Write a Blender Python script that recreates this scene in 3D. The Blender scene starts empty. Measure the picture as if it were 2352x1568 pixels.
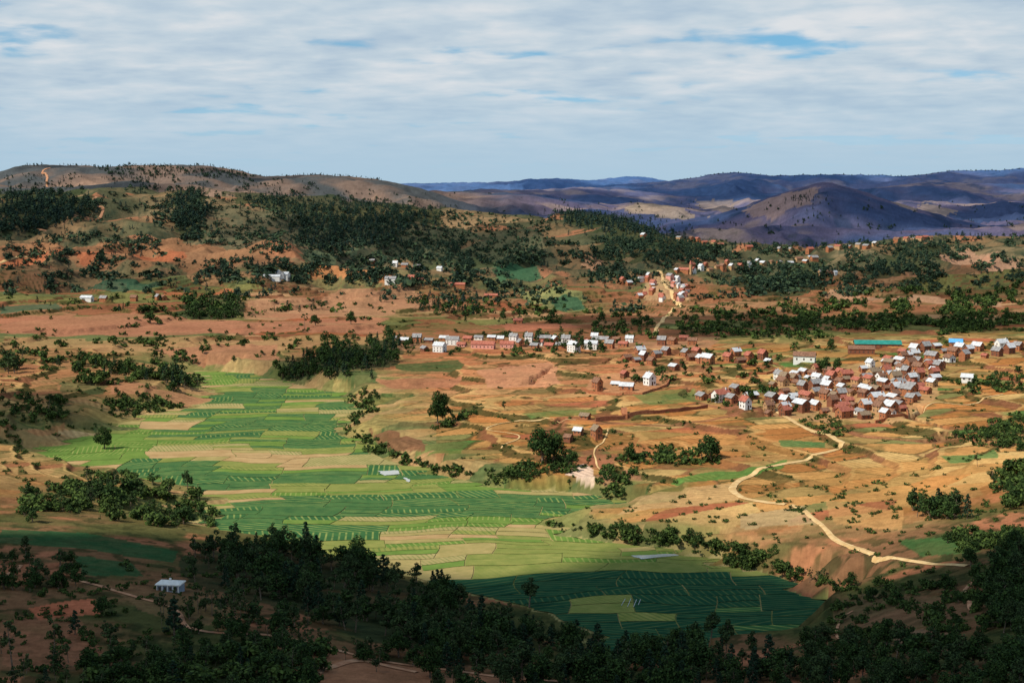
import bpy, bmesh, math, random, time
import numpy as np
from mathutils import Vector
T0 = time.time()
random.seed(7); rng = np.random.default_rng(7)
SC = bpy.context.scene; COL = SC.collection
H = 120.0; F = 3266.7; P = math.radians(6.44); cP, sP = math.cos(P), math.sin(P); CX, CY = 1176.0, 784.0
S = np.array([-0.56, -0.36, 0.0]); S = S/np.linalg.norm(S)*math.cos(math.radians(48)); S[2] = math.sin(math.radians(48))

def tanth(py): return np.tan(P + np.arctan((np.asarray(py, float)-CY)/F))
def sstep(a, b, x):
    t = np.clip((x-a)/(b-a), 0, 1); return t*t*(3-2*t)

# ---------------------------------------------------------------- noise
_perm = np.random.default_rng(3).permutation(256)
_ang = np.random.default_rng(4).uniform(0, 2*np.pi, 256)
_gx, _gy = np.cos(_ang), np.sin(_ang)
def hsh(i, j, s=0): return _perm[(_perm[(i+s*17) & 255] + j) & 255]
def perlin(x, y, s=0):
    xi = np.floor(x).astype(np.int64); yi = np.floor(y).astype(np.int64)
    xf = x-xi; yf = y-yi
    u = xf*xf*xf*(xf*(xf*6-15)+10); v = yf*yf*yf*(yf*(yf*6-15)+10)
    def g(a, b, dx, dy):
        k = hsh(a, b, s); return _gx[k]*dx+_gy[k]*dy
    n00 = g(xi, yi, xf, yf); n10 = g(xi+1, yi, xf-1, yf)
    n01 = g(xi, yi+1, xf, yf-1); n11 = g(xi+1, yi+1, xf-1, yf-1)
    return ((n00*(1-u)+n10*u)*(1-v)+(n01*(1-u)+n11*u)*v)*1.5
def fbm(x, y, o=4, s=0):
    r = 0; a = 1.0; t = 0
    for k in range(o):
        r = r+a*perlin(x*2**k+k*7.3, y*2**k+k*3.1, s+k); t += a; a *= .5
    return r/t*1.4
def voro(x, y, s=0):
    xi = np.floor(x).astype(np.int64); yi = np.floor(y).astype(np.int64)
    f1 = np.full(x.shape, 9.0); f2 = np.full(x.shape, 9.0); idd = np.zeros(x.shape, np.int64)
    for a in (-1, 0, 1):
        for b in (-1, 0, 1):
            h = hsh(xi+a, yi+b, s); h2 = hsh(xi+a+31, yi+b+57, s+3)
            d = np.hypot(xi+a+h/256.0-x, yi+b+h2/256.0-y)
            n = d < f1
            f2 = np.where(n, f1, np.minimum(f2, d)); idd = np.where(n, h+256*h2, idd); f1 = np.where(n, d, f1)
    return idd, f2-f1

# ---------------------------------------------------------------- macro terrain
PXG = np.arange(-1500, 3860, 5.0); LYG = np.linspace(math.log(4), math.log(17000), 1100)
Ds = [4, 60, 120, 250, 330, 400, 480, 570, 700, 800, 900, 1050, 1250, 1500, 1750, 2000, 2500, 4000, 17000]
T = {
-300: [117, 92, 62, 34, 28, 24, 18, 16, 14, 14, 16, 20, 28, 40, 52, 56, 40, 20, 10],
0:    [117, 90, 58, 32, 27, 22, 15, 12, 12, 12, 13, 16, 22, 32, 46, 54, 38, 20, 10],
300:  [117, 88, 56, 30, 25, 18, 9, 6, 7, 8, 11, 12, 20, 32, 44, 52, 36, 20, 10],
600:  [117, 87, 54, 27, 20, 11, 5, 5, 6, 7, 9, 11, 19, 30, 42, 48, 30, 18, 10],
900:  [117, 86, 52, 25, 14, 7, 4, 5, 7, 9, 13, 11, 16, 26, 36, 40, 24, 12, 8],
1200: [117, 86, 52, 25, 10, 4, 4, 7, 10, 12, 15, 9, 11, 18, 28, 32, 18, 8, 8],
1500: [117, 87, 52, 26, 10, 4, 6, 9, 12, 14, 15, 10, 14, 23, 30, 30, 10, 4, 8],
1800: [117, 88, 54, 28, 12, 6, 9, 11, 14, 16, 18, 16, 21, 27, 31, 30, 4, 2, 8],
2100: [117, 90, 58, 32, 22, 16, 14, 14, 16, 18, 20, 22, 27, 32, 34, 33, 6, 2, 8],
2352: [117, 92, 62, 38, 28, 22, 20, 18, 18, 20, 22, 26, 33, 37, 36, 34, 10, 4, 8],
2750: [117, 94, 66, 44, 36, 30, 27, 24, 22, 23, 26, 32, 38, 42, 42, 38, 14, 6, 8]}
cols = sorted(T)
tmp = np.array([np.interp(LYG, np.log(Ds), T[c]) for c in cols])
G = np.array([np.interp(PXG, cols, tmp[:, k]) for k in range(len(LYG))]).T   # [px, ly]
def smooth(A, s, ax):
    r = int(3*s)+1; k = np.exp(-0.5*(np.arange(-r, r+1)/s)**2); k /= k.sum()
    pad = [(0, 0), (0, 0)]; pad[ax] = (r, r); B = np.pad(A, pad, mode='edge'); out = 0
    for i, kk in enumerate(k):
        out = out + kk*(B[i:i+A.shape[0], :] if ax == 0 else B[:, i:i+A.shape[1]])
    return out
G = smooth(smooth(G, 16, 0), 6, 1)
YG = np.exp(LYG)
CM = np.zeros_like(G); GB = G.copy()
def ridge(D0, Wf, Wb, pts, fade=120, pw=1.0):
    xs = [p[0] for p in pts]; py = np.interp(PXG, xs, [p[1] for p in pts])
    win = sstep(xs[0]-fade, xs[0]+1, PXG)*(1-sstep(xs[-1]-1, xs[-1]+fade, PXG))
    zr = H - D0*tanth(py)
    t = np.where(YG < D0, (D0-YG)/Wf, (YG-D0)/Wb); pr = (0.5+0.5*np.cos(np.pi*np.clip(t, 0, 1)))**pw
    Z = GB + (zr[:, None]-GB)*pr[None, :]*win[:, None]
    global G, CM
    up = Z > G
    CM = np.where(up, pr[None, :]*win[:, None], CM); G = np.where(up, Z, G)
ridge(12500, 2500, 2500, [(1330, 416), (1390, 411), (1440, 404), (1490, 407), (1540, 418)])
ridge(9500, 2600, 2500, [(-900, 400), (800, 421), (930, 421), (1050, 419), (1150, 417), (1200, 413), (1245, 408), (1290, 409), (1340, 414), (1420, 416), (1600, 416)])
ridge(7500, 2600, 2500, [(1300, 440), (1420, 424), (1500, 420), (1580, 411), (1640, 399), (1700, 394), (1760, 397), (1850, 399), (1950, 401), (2030, 402), (2130, 399), (2180, 391), (2240, 393), (2300, 389), (2352, 386), (2500, 382), (3200, 390)])
ridge(6000, 1500, 1500, [(1000, 442), (1100, 436), (1200, 437), (1290, 434), (1330, 428), (1420, 432), (1560, 441), (1750, 440), (1980, 432), (2100, 418), (2200, 421), (2352, 424), (2600, 415), (3200, 420)])
ridge(4600, 1100, 1300, [(800, 440), (960, 437), (1100, 440), (1220, 446), (1330, 462), (1420, 470), (1470, 463), (1540, 470), (1620, 482), (1660, 474), (1740, 480), (1850, 470), (2000, 478), (2060, 458), (2130, 462), (2230, 472), (2300, 462), (2400, 468), (3000, 470)])
ridge(3500, 950, 900, [(1440, 528), (1540, 512), (1620, 500), (1700, 477), (1765, 452), (1820, 436), (1860, 423), (1893, 415), (1925, 421), (1970, 436), (2030, 456), (2100, 481), (2170, 500), (2260, 518)], fade=200)
ridge(3900, 700, 600, [(1240, 492), (1320, 484), (1400, 478), (1480, 486), (1560, 498), (1660, 500)], fade=150)
ridge(2750, 420, 500, [(1450, 545), (1550, 530), (1700, 522), (1850, 520), (2000, 524), (2150, 528), (2300, 518), (2500, 515), (3000, 515)])
ridge(4000, 1300, 1200, [(-1500, 380), (-500, 384), (0, 389), (50, 383), (110, 377), (200, 375), (270, 379), (330, 376), (400, 379), (470, 381), (530, 390), (590, 403), (640, 405), (700, 401), (760, 400), (820, 407), (880, 413), (940, 427), (1000, 443), (1060, 462)], fade=160)
ridge(3000, 480, 600, [(-1500, 425), (0, 420), (150, 426), (300, 414), (420, 420), (520, 430), (640, 440), (740, 436), (860, 450), (960, 466), (1060, 482)], fade=200)
ridge(2300, 560, 300, [(-1500, 438), (0, 446), (90, 442), (200, 434), (330, 428), (420, 440), (520, 448), (640, 458), (740, 468), (860, 468), (960, 476), (1080, 486), (1200, 496), (1300, 510), (1400, 530), (1500, 556)])
ridge(2050, 420, 320, [(1180, 530), (1260, 500), (1330, 494), (1400, 508), (1480, 524), (1560, 545), (1660, 566), (1800, 572), (1950, 560), (2080, 548), (2150, 540), (2240, 545), (2352, 546), (3000, 540)])
ridge(1650, 160, 160, [(1500, 612), (1560, 606), (1700, 604), (1850, 592), (1950, 596)], fade=80)
ridge(1560, 160, 120, [(560, 575), (640, 548), (700, 580)], fade=70)
G = smooth(smooth(G, 2.2, 0), 1.5, 1)

def bil(A, px, ly):
    a = np.clip((px-PXG[0])/5.0, 0, len(PXG)-1.001); b = np.clip((ly-LYG[0])/(LYG[1]-LYG[0]), 0, len(LYG)-1.001)
    i = a.astype(int); j = b.astype(int); fa = a-i; fb = b-j
    return (A[i, j]*(1-fa)+A[i+1, j]*fa)*(1-fb)+(A[i, j+1]*(1-fa)+A[i+1, j+1]*fa)*fb
# valley floor bounds: py, left, right
VT = np.array([(852, 425, 500), (860, 430, 600), (880, 480, 690), (905, 500, 800), (940, 420, 830), (962, 300, 800), (985, 290, 790), (1010, 180, 830), (1040, 60, 870), (1062, 40, 930), (1080, 150, 960), (1100, 330, 1020), (1112, 400, 1060), (1130, 440, 1300), (1146, 500, 1410), (1165, 510, 1390), (1200, 455, 1270), (1235, 480, 1320), (1255, 640, 1500), (1290, 800, 1650), (1330, 930, 1770), (1370, 1060, 1900), (1400, 1180, 1925), (1440, 1280, 1905), (1475, 1380, 1870), (1500, 1450, 1790), (1515, 1520, 1700)], float)
VY = H/tanth(VT[:, 0]); VD = VY*cP+H*sP
VL = (VT[:, 1]-CX)/F*VD; VR = (VT[:, 2]-CX)/F*VD
o = np.argsort(VY); VY, VL, VR = VY[o], VL[o], VR[o]
fy = np.linspace(VY[0], VY[-1], 600)
def sm1(a):
    k = np.ones(9)/9; return np.convolve(np.pad(a, 4, mode='edge'), k, mode='valid')
stp = lambda a, s: 5.0*np.sign(perlin(a/11.0, a*0+.4, s))*sstep(0, .12, np.abs(perlin(a/11.0, a*0+.4, s)))
VL = sm1(np.interp(fy, VY, VL))+fbm(fy/22, fy*0+.5, 3, 8)*4+stp(fy, 61); VR = sm1(np.interp(fy, VY, VR))+fbm(fy/18, fy*0+.5, 3, 12)*4+stp(fy, 67); VY = fy
def vs(x, y):
    L = np.interp(y, VY, VL); R = np.interp(y, VY, VR)
    return np.maximum(L-x, x-R), np.maximum(VY[0]-y, y-VY[-1]), x > (L+R)/2
def pxof(x, y): return CX+F*x/(0.9937*np.maximum(y, 4)+11)
def zfun(x, y):
    y = np.maximum(y, 4.0); px = pxof(x, y); ly = np.log(y)
    Z = bil(G, px, ly); C = bil(CM, px, ly)
    a1 = np.interp(y, [150, 400, 900, 1500, 3000, 9000], [.8, 1.2, 2.0, 3, 4, 6])
    Z = Z+a1*fbm(x/70, y/70, 4, 1)
    m2 = sstep(1000, 1700, y)
    n2 = fbm(x/330+3, y/330, 5, 5)
    g2 = 1-np.abs(fbm(x/170+8, y/210, 3, 25))*2.6
    Z = Z+m2*(n2*11+(g2-.75)*20*(1-sstep(2600, 3200, y)))*(1-.55*C)
    m3 = sstep(1800, 3200, y)
    n3 = 1-np.abs(fbm(x/520+9, y/700, 4, 11))*2.4
    n3b = 1-np.abs(fbm(x/210+2, y/330, 3, 19))*2.4
    Z = Z+m3*((n3-.8)*44+(n3b-.8)*16*sstep(2800, 3300, y))*(1-.85*C**2)
    m4 = sstep(3500, 6500, y)
    n4 = 1-np.abs(fbm(x/1300+4, y/1500, 3, 15))*2.4
    Z = Z+m4*(n4-.8)*100*(1-.9*C**2)
    gl = np.abs(fbm(x/95+3, y/130+2, 3, 28)); gm_ = sstep(500, 560, y)*(1-sstep(820, 900, y))*sstep(1050, 1250, px)
    Z = Z-(1-sstep(.0, .055, gl))*3.6*gm_*sstep(-.15, .15, perlin(x/160, y/160, 29))
    zs = np.where(y < 950, 1.9, 2.8)
    q = Z/zs+.2*perlin(x/40, y/40, 44); fr = q-np.floor(q); zt = Z+zs*(sstep(.82, 1, fr)-fr)
    tm = sstep(470, 540, y)*(1-sstep(1300, 1600, y))
    Z = Z*(1-tm)+zt*tm
    s, sy, rt = vs(x, y); s = np.maximum(s, sy)
    wob = fbm(x/30, y/30, 3, 21)
    w = sstep(0, 1, (s+wob*6)/np.where(rt, 15.0, 38.0))
    w = np.where(s <= 0, 0, w*sstep(0, 5, s))
    return Z*w, fr, n2, n3, s, gl*1.0+(1-gm_)

# ---------------------------------------------------------------- ground mesh
uo = np.linspace(.40, 1.25, 26)
us = np.concatenate([-uo[::-1], np.linspace(-.395, .395, 800), uo])
ys = np.concatenate([np.geomspace(5, 190, 34)[:-1], np.geomspace(190, 460, 200)[:-1], np.geomspace(460, 1000, 380)[:-1], np.geomspace(1000, 2700, 370)[:-1], np.geomspace(2700, 15500, 250)])
U, Y = np.meshgrid(us, ys)          # rows = y
X = U*(0.9937*Y+11)
Z, FR, N2, N3, SV, GL = zfun(X, Y)
NR, NC = X.shape
def zg(x, y):
    x = np.atleast_1d(np.asarray(x, float)); y = np.atleast_1d(np.asarray(y, float)); u = x/(0.9937*y+11)
    i = np.clip(np.searchsorted(us, u)-1, 0, NC-2); j = np.clip(np.searchsorted(ys, y)-1, 0, NR-2)
    fa = np.clip((u-us[i])/(us[i+1]-us[i]), 0, 1); fb = np.clip((y-ys[j])/(ys[j+1]-ys[j]), 0, 1)
    return (Z[j, i]*(1-fa)+Z[j, i+1]*fa)*(1-fb)+(Z[j+1, i]*(1-fa)+Z[j+1, i+1]*fa)*fb
PYV = CY + F*((H-Z)*cP-Y*sP)/(Y*cP+(H-Z)*sP)
CMN = np.minimum.accumulate(PYV, axis=0)
NEG = np.ascontiguousarray((-CMN).T)
def at(px, py):
    u = (px-CX)/F
    c = int(np.clip(np.searchsorted(us, u), 0, NC-1))
    k = int(np.searchsorted(NEG[c], -py))
    if k >= NR: return None
    if k == 0: y = ys[0]
    else:
        a, b = PYV[k-1, c], PYV[k, c]; t = (a-py)/max(a-b, 1e-6); y = ys[k-1]+(ys[k]-ys[k-1])*min(max(t, 0), 1)
    x = u*(0.9937*y+11)
    for _ in range(2):
        z = float(zg(x, y)[0]); x = u*(y*cP+(H-z)*sP)
    return x, y, z
def lny(px, py):
    r = at(px, py)
    while r is None: py += 2; r = at(px, py)
    return r[1]
print('terrain', time.time()-T0)
# ---------------------------------------------------------------- ground colours
PXV = pxof(X, Y); LV = np.log(Y)*1000
def C3(*c): return np.array(c, float)
def mix(a, b, t): return a+(b-a)*t[..., None]
TAN, ORANGE, RED, STRAW = C3(.50, .25, .085), C3(.47, .19, .06), C3(.33, .105, .05), C3(.54, .34, .13)
OLIVE, GREEN, BROWN, PALE = C3(.12, .11, .038), C3(.07, .14, .035), C3(.24, .13, .06), C3(.66, .47, .25)
nA = fbm(X/160+5, Y/160, 4, 31); nB = fbm(X/40, Y/40, 4, 41); nC = fbm(X/600, Y/600, 4, 51)
wx = X+6*fbm(X/50, Y/50, 2, 61); wy = Y+6*fbm(X/50+9, Y/50, 2, 62)
ang = .35
rx = wx*math.cos(ang)+wy*math.sin(ang); ry = -wx*math.sin(ang)+wy*math.cos(ang)
vid, ved = voro(rx/28, ry/13, 2)
r = ((vid*7919) % 997)/997.0
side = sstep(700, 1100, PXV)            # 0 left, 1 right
col = np.ones(X.shape+(3,))*TAN
pal = [(0.0, TAN), (.18, ORANGE), (.34, STRAW), (.44, TAN*.78), (.54, ORANGE*.8), (.66, C3(.33, .21, .075)), (.75, STRAW*.8), (.82, GREEN*1.2), (.87, RED*1.15), (.93, OLIVE*1.7)]
for th, c in pal: col[r >= th] = c
redz = sstep(650, 780, Y)*(1-sstep(1500, 1750, PXV))
col = mix(col, RED*1.2+.02, redz*.6)
vid2, ved2 = voro((wx+60*nA)/125, (wy+30*nA)/42, 7)
r2_ = ((vid2*6151) % 991)/991.0
mid = sstep(880, 960, Y)
colm = np.ones_like(col)*C3(.29, .125, .062)
for th, c in [(.16, C3(.26, .105, .052)), (.30, RED*.85), (.40, C3(.31, .16, .08)), (.52, OLIVE*1.4), (.64, C3(.33, .155, .08)), (.74, C3(.24, .10, .05)), (.84, C3(.12, .13, .05)), (.92, C3(.40, .22, .11))]: colm[r2_ >= th] = c
col = mix(col, colm, mid)
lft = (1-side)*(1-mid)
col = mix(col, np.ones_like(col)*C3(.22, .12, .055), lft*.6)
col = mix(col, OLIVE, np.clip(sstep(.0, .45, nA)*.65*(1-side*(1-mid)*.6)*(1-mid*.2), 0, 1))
col = mix(col, OLIVE*.9, sstep(.18, .34, fbm(X/22+3, Y/26, 3, 88))*sstep(480, 540, Y)*(1-sstep(1400, 1600, Y))*.55)
edge = (ved < .075)*sstep(480, 520, Y)*(1-sstep(900, 1000, Y))
ecol = mix(np.ones_like(col)*OLIVE*.55, C3(.20, .08, .04), (((vid*13) % 3) == 0)*1.0)
col = mix(col, ecol, edge*.75)
edge2 = (ved2 < .035)*sstep(900, 1000, Y)*(1-sstep(1500, 1700, Y))
col = mix(col, C3(.05, .06, .025), edge2*.8)
riser = ((FR > .82) & (SV > 0))*sstep(480, 540, Y)*(1-sstep(1400, 1600, Y))
rc = mix(np.ones_like(col)*C3(.20, .08, .04), OLIVE*.45, sstep(-.25, .1, nB))
col = mix(col, rc, riser*.9)
tread = (FR < .10)*(SV > 0)*sstep(480, 540, Y)*(1-sstep(900, 1000, Y))
col = mix(col, STRAW*1.12, tread*.4)
gul = (1-sstep(.02, .075, GL)); col = mix(col, C3(.28, .11, .06), gul*.8); gv = (1-sstep(.0, .03, GL))*(nB > -.05); col = mix(col, OLIVE*.4, gv*.85)
# hills
hill = sstep(1330, 1550, Y)
hc = np.ones_like(col)*C3(.20, .125, .065)
hc = mix(hc, C3(.06, .072, .04), sstep(-.4, .12, nA+N2*.4)*.88)
hc = mix(hc, C3(.34, .22, .12), sstep(.15, .5, nC+nB*.3)*.45)
hc = mix(hc, C3(.38, .15, .08), sstep(.32, .44, fbm(X/120+40, Y/90, 4, 71))*.75)
col = mix(col, hc, hill)
far = sstep(2320, 2600, Y); rs = sstep(950, 1350, PXV)  # far hills: haze and shade tint mixed into the ground colours
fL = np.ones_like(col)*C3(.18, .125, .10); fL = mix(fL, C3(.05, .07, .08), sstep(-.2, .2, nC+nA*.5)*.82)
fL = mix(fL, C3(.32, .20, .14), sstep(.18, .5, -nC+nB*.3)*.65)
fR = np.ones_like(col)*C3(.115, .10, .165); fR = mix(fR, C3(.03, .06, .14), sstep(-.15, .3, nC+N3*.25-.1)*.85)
fR = mix(fR, C3(.32, .23, .19), sstep(.18, .45, -nC+nA*.5)*.75)  # tan patches painted for sunlit ground
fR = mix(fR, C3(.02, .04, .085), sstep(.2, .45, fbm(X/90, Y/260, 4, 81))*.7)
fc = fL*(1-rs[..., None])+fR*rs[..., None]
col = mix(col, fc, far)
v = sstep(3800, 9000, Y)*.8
col = mix(col, C3(.075, .155, .34), v)  # blue distance haze painted into the ground colour
scr = sstep(.30, .42, fbm(X/14, Y/22, 3, 91))*sstep(1200, 1500, Y)*(1-sstep(2400, 2800, Y))
col = mix(col, C3(.03, .05, .032), scr*.6)
# foreground
fg = 1-sstep(400, 500, Y)
fc = np.ones_like(col)*C3(.20, .10, .05); fc = mix(fc, C3(.06, .075, .025), sstep(-.25, .2, nB+nA*.5)*.88); fc = mix(fc, C3(.42, .155, .08), sstep(.2, .36, fbm(X/35+4, Y/35, 4, 95))*.75)
fc = mix(fc, C3(.03, .04, .016), sstep(.1, .28, fbm(X/7, Y/7, 3, 97))*.75)
col = mix(col, fc, fg)
spill = (1-sstep(8, np.where(PXV < 1000, 60, 30), SV+nB*14))*sstep(420, 470, Y)*(SV > .3)
sp = np.ones_like(col)*C3(.22, .21, .075)
for th, c in [(.25, C3(.07, .14, .04)), (.45, C3(.36, .25, .11)), (.62, C3(.05, .11, .04)), (.78, C3(.17, .18, .06)), (.9, C3(.38, .24, .11))]: sp[r >= th] = c
col = mix(col, sp, spill*.7)
floor = SV <= .5
fcol = mix(np.ones_like(col)*C3(.20, .21, .065), C3(.36, .28, .12), sstep(-.2, .4, nB))
col[floor] = fcol[floor]
WB = fbm(X/40+7, Y/40, 2, 43)
def poly_mask(pts, wob=1.0):
    W = [(p[0], math.log(lny(*p))*1000) for p in pts]
    lo = min(w[1] for w in W)-25*wob; hi = max(w[1] for w in W)+25*wob; j0 = int(np.searchsorted(LV[:, 0], lo)); j1 = int(np.searchsorted(LV[:, 0], hi))
    sl_ = slice(max(j0, 0), max(j1, j0+1)); a = PXV[sl_]+nB[sl_]*16*wob; b = LV[sl_]+WB[sl_]*8*wob
    ins = np.zeros(a.shape, bool); n = len(W)
    for i in range(n):
        x1, y1 = W[i]; x2, y2 = W[(i+1) % n]
        if y1 == y2: continue
        c = ((b < y1) != (b < y2)) & (a < (x2-x1)*(b-y1)/(y2-y1)+x1); ins ^= c
    return sl_, ins
def paint(pts, c, a=.85, wob=1.0):
    sl_, m = poly_mask(pts, wob)
    col[sl_] = mix(col[sl_], np.asarray(c), m*a*(SV[sl_] > .5))
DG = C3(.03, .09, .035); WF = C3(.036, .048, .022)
HW = {'w0': [(0, 440), (140, 440), (225, 470), (200, 500), (100, 525), (0, 535)], 'w1': [(380, 470), (410, 440), (470, 430), (480, 480), (450, 550), (400, 520)],
 'w2': [(520, 440), (660, 452), (800, 458), (900, 468), (1010, 475), (1020, 500), (880, 560), (760, 575), (680, 560), (690, 500), (540, 460)], 'w3': [(900, 560), (1030, 555), (1180, 580), (1240, 610), (1010, 610), (920, 590)],
 'w4': [(1270, 488), (1340, 484), (1460, 505), (1570, 540), (1540, 552), (1380, 520), (1300, 510)], 'w5': [(1360, 548), (1560, 550), (1700, 585), (1560, 606), (1460, 600), (1380, 590)], 'w6': [(2040, 575), (2130, 560), (2190, 590), (2060, 630), (1980, 640)], 'w7': [(1700, 620), (1900, 600), (1900, 660), (1700, 670)],
 'w8': [(640, 850), (760, 800), (900, 775), (960, 790), (900, 835), (780, 870), (650, 872)], 'w9': [(425, 700), (480, 680), (555, 672), (555, 735), (430, 735)]}
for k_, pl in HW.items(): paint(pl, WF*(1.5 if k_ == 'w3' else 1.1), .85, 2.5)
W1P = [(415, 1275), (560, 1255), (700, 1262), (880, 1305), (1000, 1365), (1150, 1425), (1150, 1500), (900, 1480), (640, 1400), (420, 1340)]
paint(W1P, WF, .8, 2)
paint([(460, 470), (700, 490), (1260, 510), (1250, 590), (1000, 600), (560, 590), (450, 560)], C3(.075, .08, .048), .7, 3)
paint([(0, 560), (420, 552), (700, 590), (650, 606), (300, 600), (0, 612)], C3(.32, .14, .07), .65, 2)
paint([(0, 730), (300, 715), (560, 740), (900, 728), (880, 765), (300, 772), (0, 765)], C3(.35, .15, .085), .8, 2)
paint([(560, 690), (960, 668), (1000, 700), (900, 725), (570, 735)], C3(.36, .18, .10), .75, 2)
paint([(0, 775), (640, 772), (900, 768), (850, 790), (500, 805), (0, 800)], C3(.36, .21, .095), .7, 2)
paint([(1350, 1000), (1600, 985), (1900, 1030), (1850, 1050), (1650, 1075), (1400, 1040)], C3(.50, .21, .07), .4)
paint([(1900, 1060), (2352, 1045), (2352, 1110), (2000, 1130), (1860, 1100)], C3(.54, .28, .09), .35)
paint([(1540, 1095), (1640, 1080), (1750, 1070), (1810, 1055), (1800, 1078), (1680, 1100), (1560, 1108)], C3(.08, .18, .04))
paint([(2160, 1048), (2290, 1034), (2300, 1050), (2180, 1064)], C3(.08, .17, .05))
paint([(770, 860), (860, 850), (870, 880), (790, 888)], C3(.07, .10, .035))
paint([(860, 870), (1060, 862), (1050, 885), (900, 890)], C3(.36, .15, .08))
paint([(900, 838), (1060, 826), (1060, 848), (920, 852)], C3(.055, .085, .03))
paint([(1450, 905), (1600, 892), (1620, 918), (1500, 930)], C3(.11, .17, .05), .7)
paint([(1200, 950), (1370, 938), (1370, 950), (1230, 962)], C3(.10, .16, .045), .7)
paint([(1000, 1035), (1060, 1030), (1060, 1045), (990, 1050)], C3(.10, .17, .04), .7)
paint([(1790, 1010), (1900, 1015), (1900, 1030), (1800, 1028)], C3(.07, .16, .05), .8)
paint([(2060, 1240), (2230, 1228), (2250, 1265), (2110, 1280)], C3(.05, .115, .035), .8)
paint([(1700, 1180), (1850, 1165), (1880, 1200), (1700, 1215)], C3(.42, .31, .16), .6)
paint([(0, 1215), (200, 1225), (410, 1265), (400, 1290), (180, 1260), (0, 1245)], DG)
paint([(170, 1275), (300, 1290), (330, 1325), (190, 1320)], DG)
paint([(60, 1400), (215, 1378), (240, 1412), (90, 1425)], C3(.50, .15, .075))
paint([(0, 1425), (180, 1420), (240, 1500), (100, 1540), (0, 1520)], C3(.32, .13, .07), .55, 2)
paint([(640, 1478), (900, 1515), (1250, 1556), (1250, 1568), (680, 1568)], C3(.44, .19, .10), .7, 1.5)
paint([(430, 1340), (240, 1350), (330, 1400), (480, 1440), (560, 1420)], C3(.26, .14, .07), .5, 2)
paint([(1920, 1380), (2180, 1360), (2240, 1420), (2050, 1450), (1930, 1440)], C3(.24, .13, .07), .45, 2)
paint([(1180, 655), (1340, 668), (1350, 712), (1250, 708)], C3(.22, .23, .09), .8)
paint([(1130, 612), (1225, 602), (1240, 640), (1150, 650)], C3(.04, .11, .055))
paint([(1250, 690), (1340, 690), (1350, 710), (1270, 712)], C3(.04, .115, .06))
paint([(160, 648), (300, 640), (370, 655), (330, 668), (190, 668)], C3(.035, .085, .05))
paint([(0, 700), (130, 690), (150, 705), (0, 722)], C3(.055, .10, .055))
paint([(680, 575), (800, 572), (820, 592), (700, 600)], C3(.12, .15, .08), .8)
paint([(690, 622), (860, 612), (900, 632), (720, 642)], C3(.44, .18, .075))
paint([(100, 590), (400, 575), (430, 590), (200, 605)], RED*1.1)
paint([(360, 672), (520, 660), (540, 672), (400, 684)], RED*1.1)
paint([(0, 585), (110, 578), (100, 600), (0, 605)], RED*1.1)
paint([(1140, 745), (1300, 735), (1330, 752), (1180, 762)], C3(.36, .13, .075))
paint([(600, 565), (640, 548), (670, 562), (690, 580), (640, 585)], C3(.40, .16, .085), .7)
paint([(1340, 600), (1370, 590), (1390, 600), (1360, 625)], C3(.50, .26, .15), .7)
paint([(0, 1000), (150, 975), (160, 990), (20, 1005)], C3(.42, .18, .08), .6)
paint([(120, 985), (290, 985), (280, 1002), (150, 1000)], C3(.44, .30, .15), .8)
paint([(340, 805), (640, 790), (640, 830), (450, 835)], C3(.35, .155, .085), .8)
paint([(130, 875), (240, 880), (240, 905), (140, 900)], C3(.07, .09, .035), .7)
paint([(240, 870), (420, 905), (500, 915), (430, 935), (260, 905)], C3(.36, .16, .085), .7)
paint([(1100, 850), (1270, 830), (1290, 880), (1120, 890)], C3(.48, .22, .12), .75)
paint([(2150, 575), (2352, 610), (2352, 622), (2160, 590)], C3(.42, .23, .15), .7)
paint([(1900, 672), (2300, 690), (2300, 705), (1900, 685)], C3(.40, .23, .14), .7)
paint([(1430, 478), (1500, 466), (1580, 484), (1640, 496), (1500, 496)], C3(.36, .27, .18), .6)
paint([(1600, 462), (1680, 458), (1730, 475), (1640, 482)], C3(.32, .24, .18), .6)
paint([(2040, 462), (2120, 465), (2200, 485), (2080, 480)], C3(.32, .24, .18), .6)
paint([(1700, 485), (1800, 445), (1880, 430), (1860, 470), (1760, 505)], C3(.28, .19, .165), .7)  # cone hill's left flank painted lighter, as if in sun
paint([(1320, 1075), (1338, 1066), (1362, 1078), (1375, 1108), (1340, 1118), (1300, 1105)], C3(.70, .50, .38), .8)
paint([(845, 1000), (900, 992), (965, 1010), (975, 1038), (900, 1026)], C3(.17, .07, .04), .8)
paint([(1370, 1090), (1460, 1075), (1480, 1095), (1400, 1112)], C3(.30, .14, .08), .7)
paint([(2040, 1450), (2180, 1440), (2230, 1500), (2080, 1510)], C3(.30, .17, .10), .7)
paint([(1900, 1150), (2080, 1170), (2070, 1215), (1920, 1200)], C3(.48, .25, .095), .6)
paint([(1500, 1130), (1680, 1110), (1700, 1150), (1420, 1180)], C3(.52, .33, .15), .6)
paint([(1750, 950), (1780, 870), (1900, 848), (2090, 818), (2170, 840), (2150, 920), (2080, 965), (1900, 970)], C3(.46, .26, .12), .75)
paint([(1340, 900), (1360, 868), (1500, 850), (1540, 880), (1480, 905)], C3(.48, .22, .11), .7)
paint([(880, 790), (1650, 775), (1640, 800), (900, 805)], C3(.36, .18, .10), .6)
paint([(1470, 690), (1490, 640), (1540, 635), (1590, 690)], C3(.52, .32, .17), .6)
col = col*(1+.11*nB[..., None])*(1+.05*rng.standard_normal(X.shape)[..., None]*(Y < 5000)[..., None])
col = np.clip(col, .01, .85)
print('colour', time.time()-T0)

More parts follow.
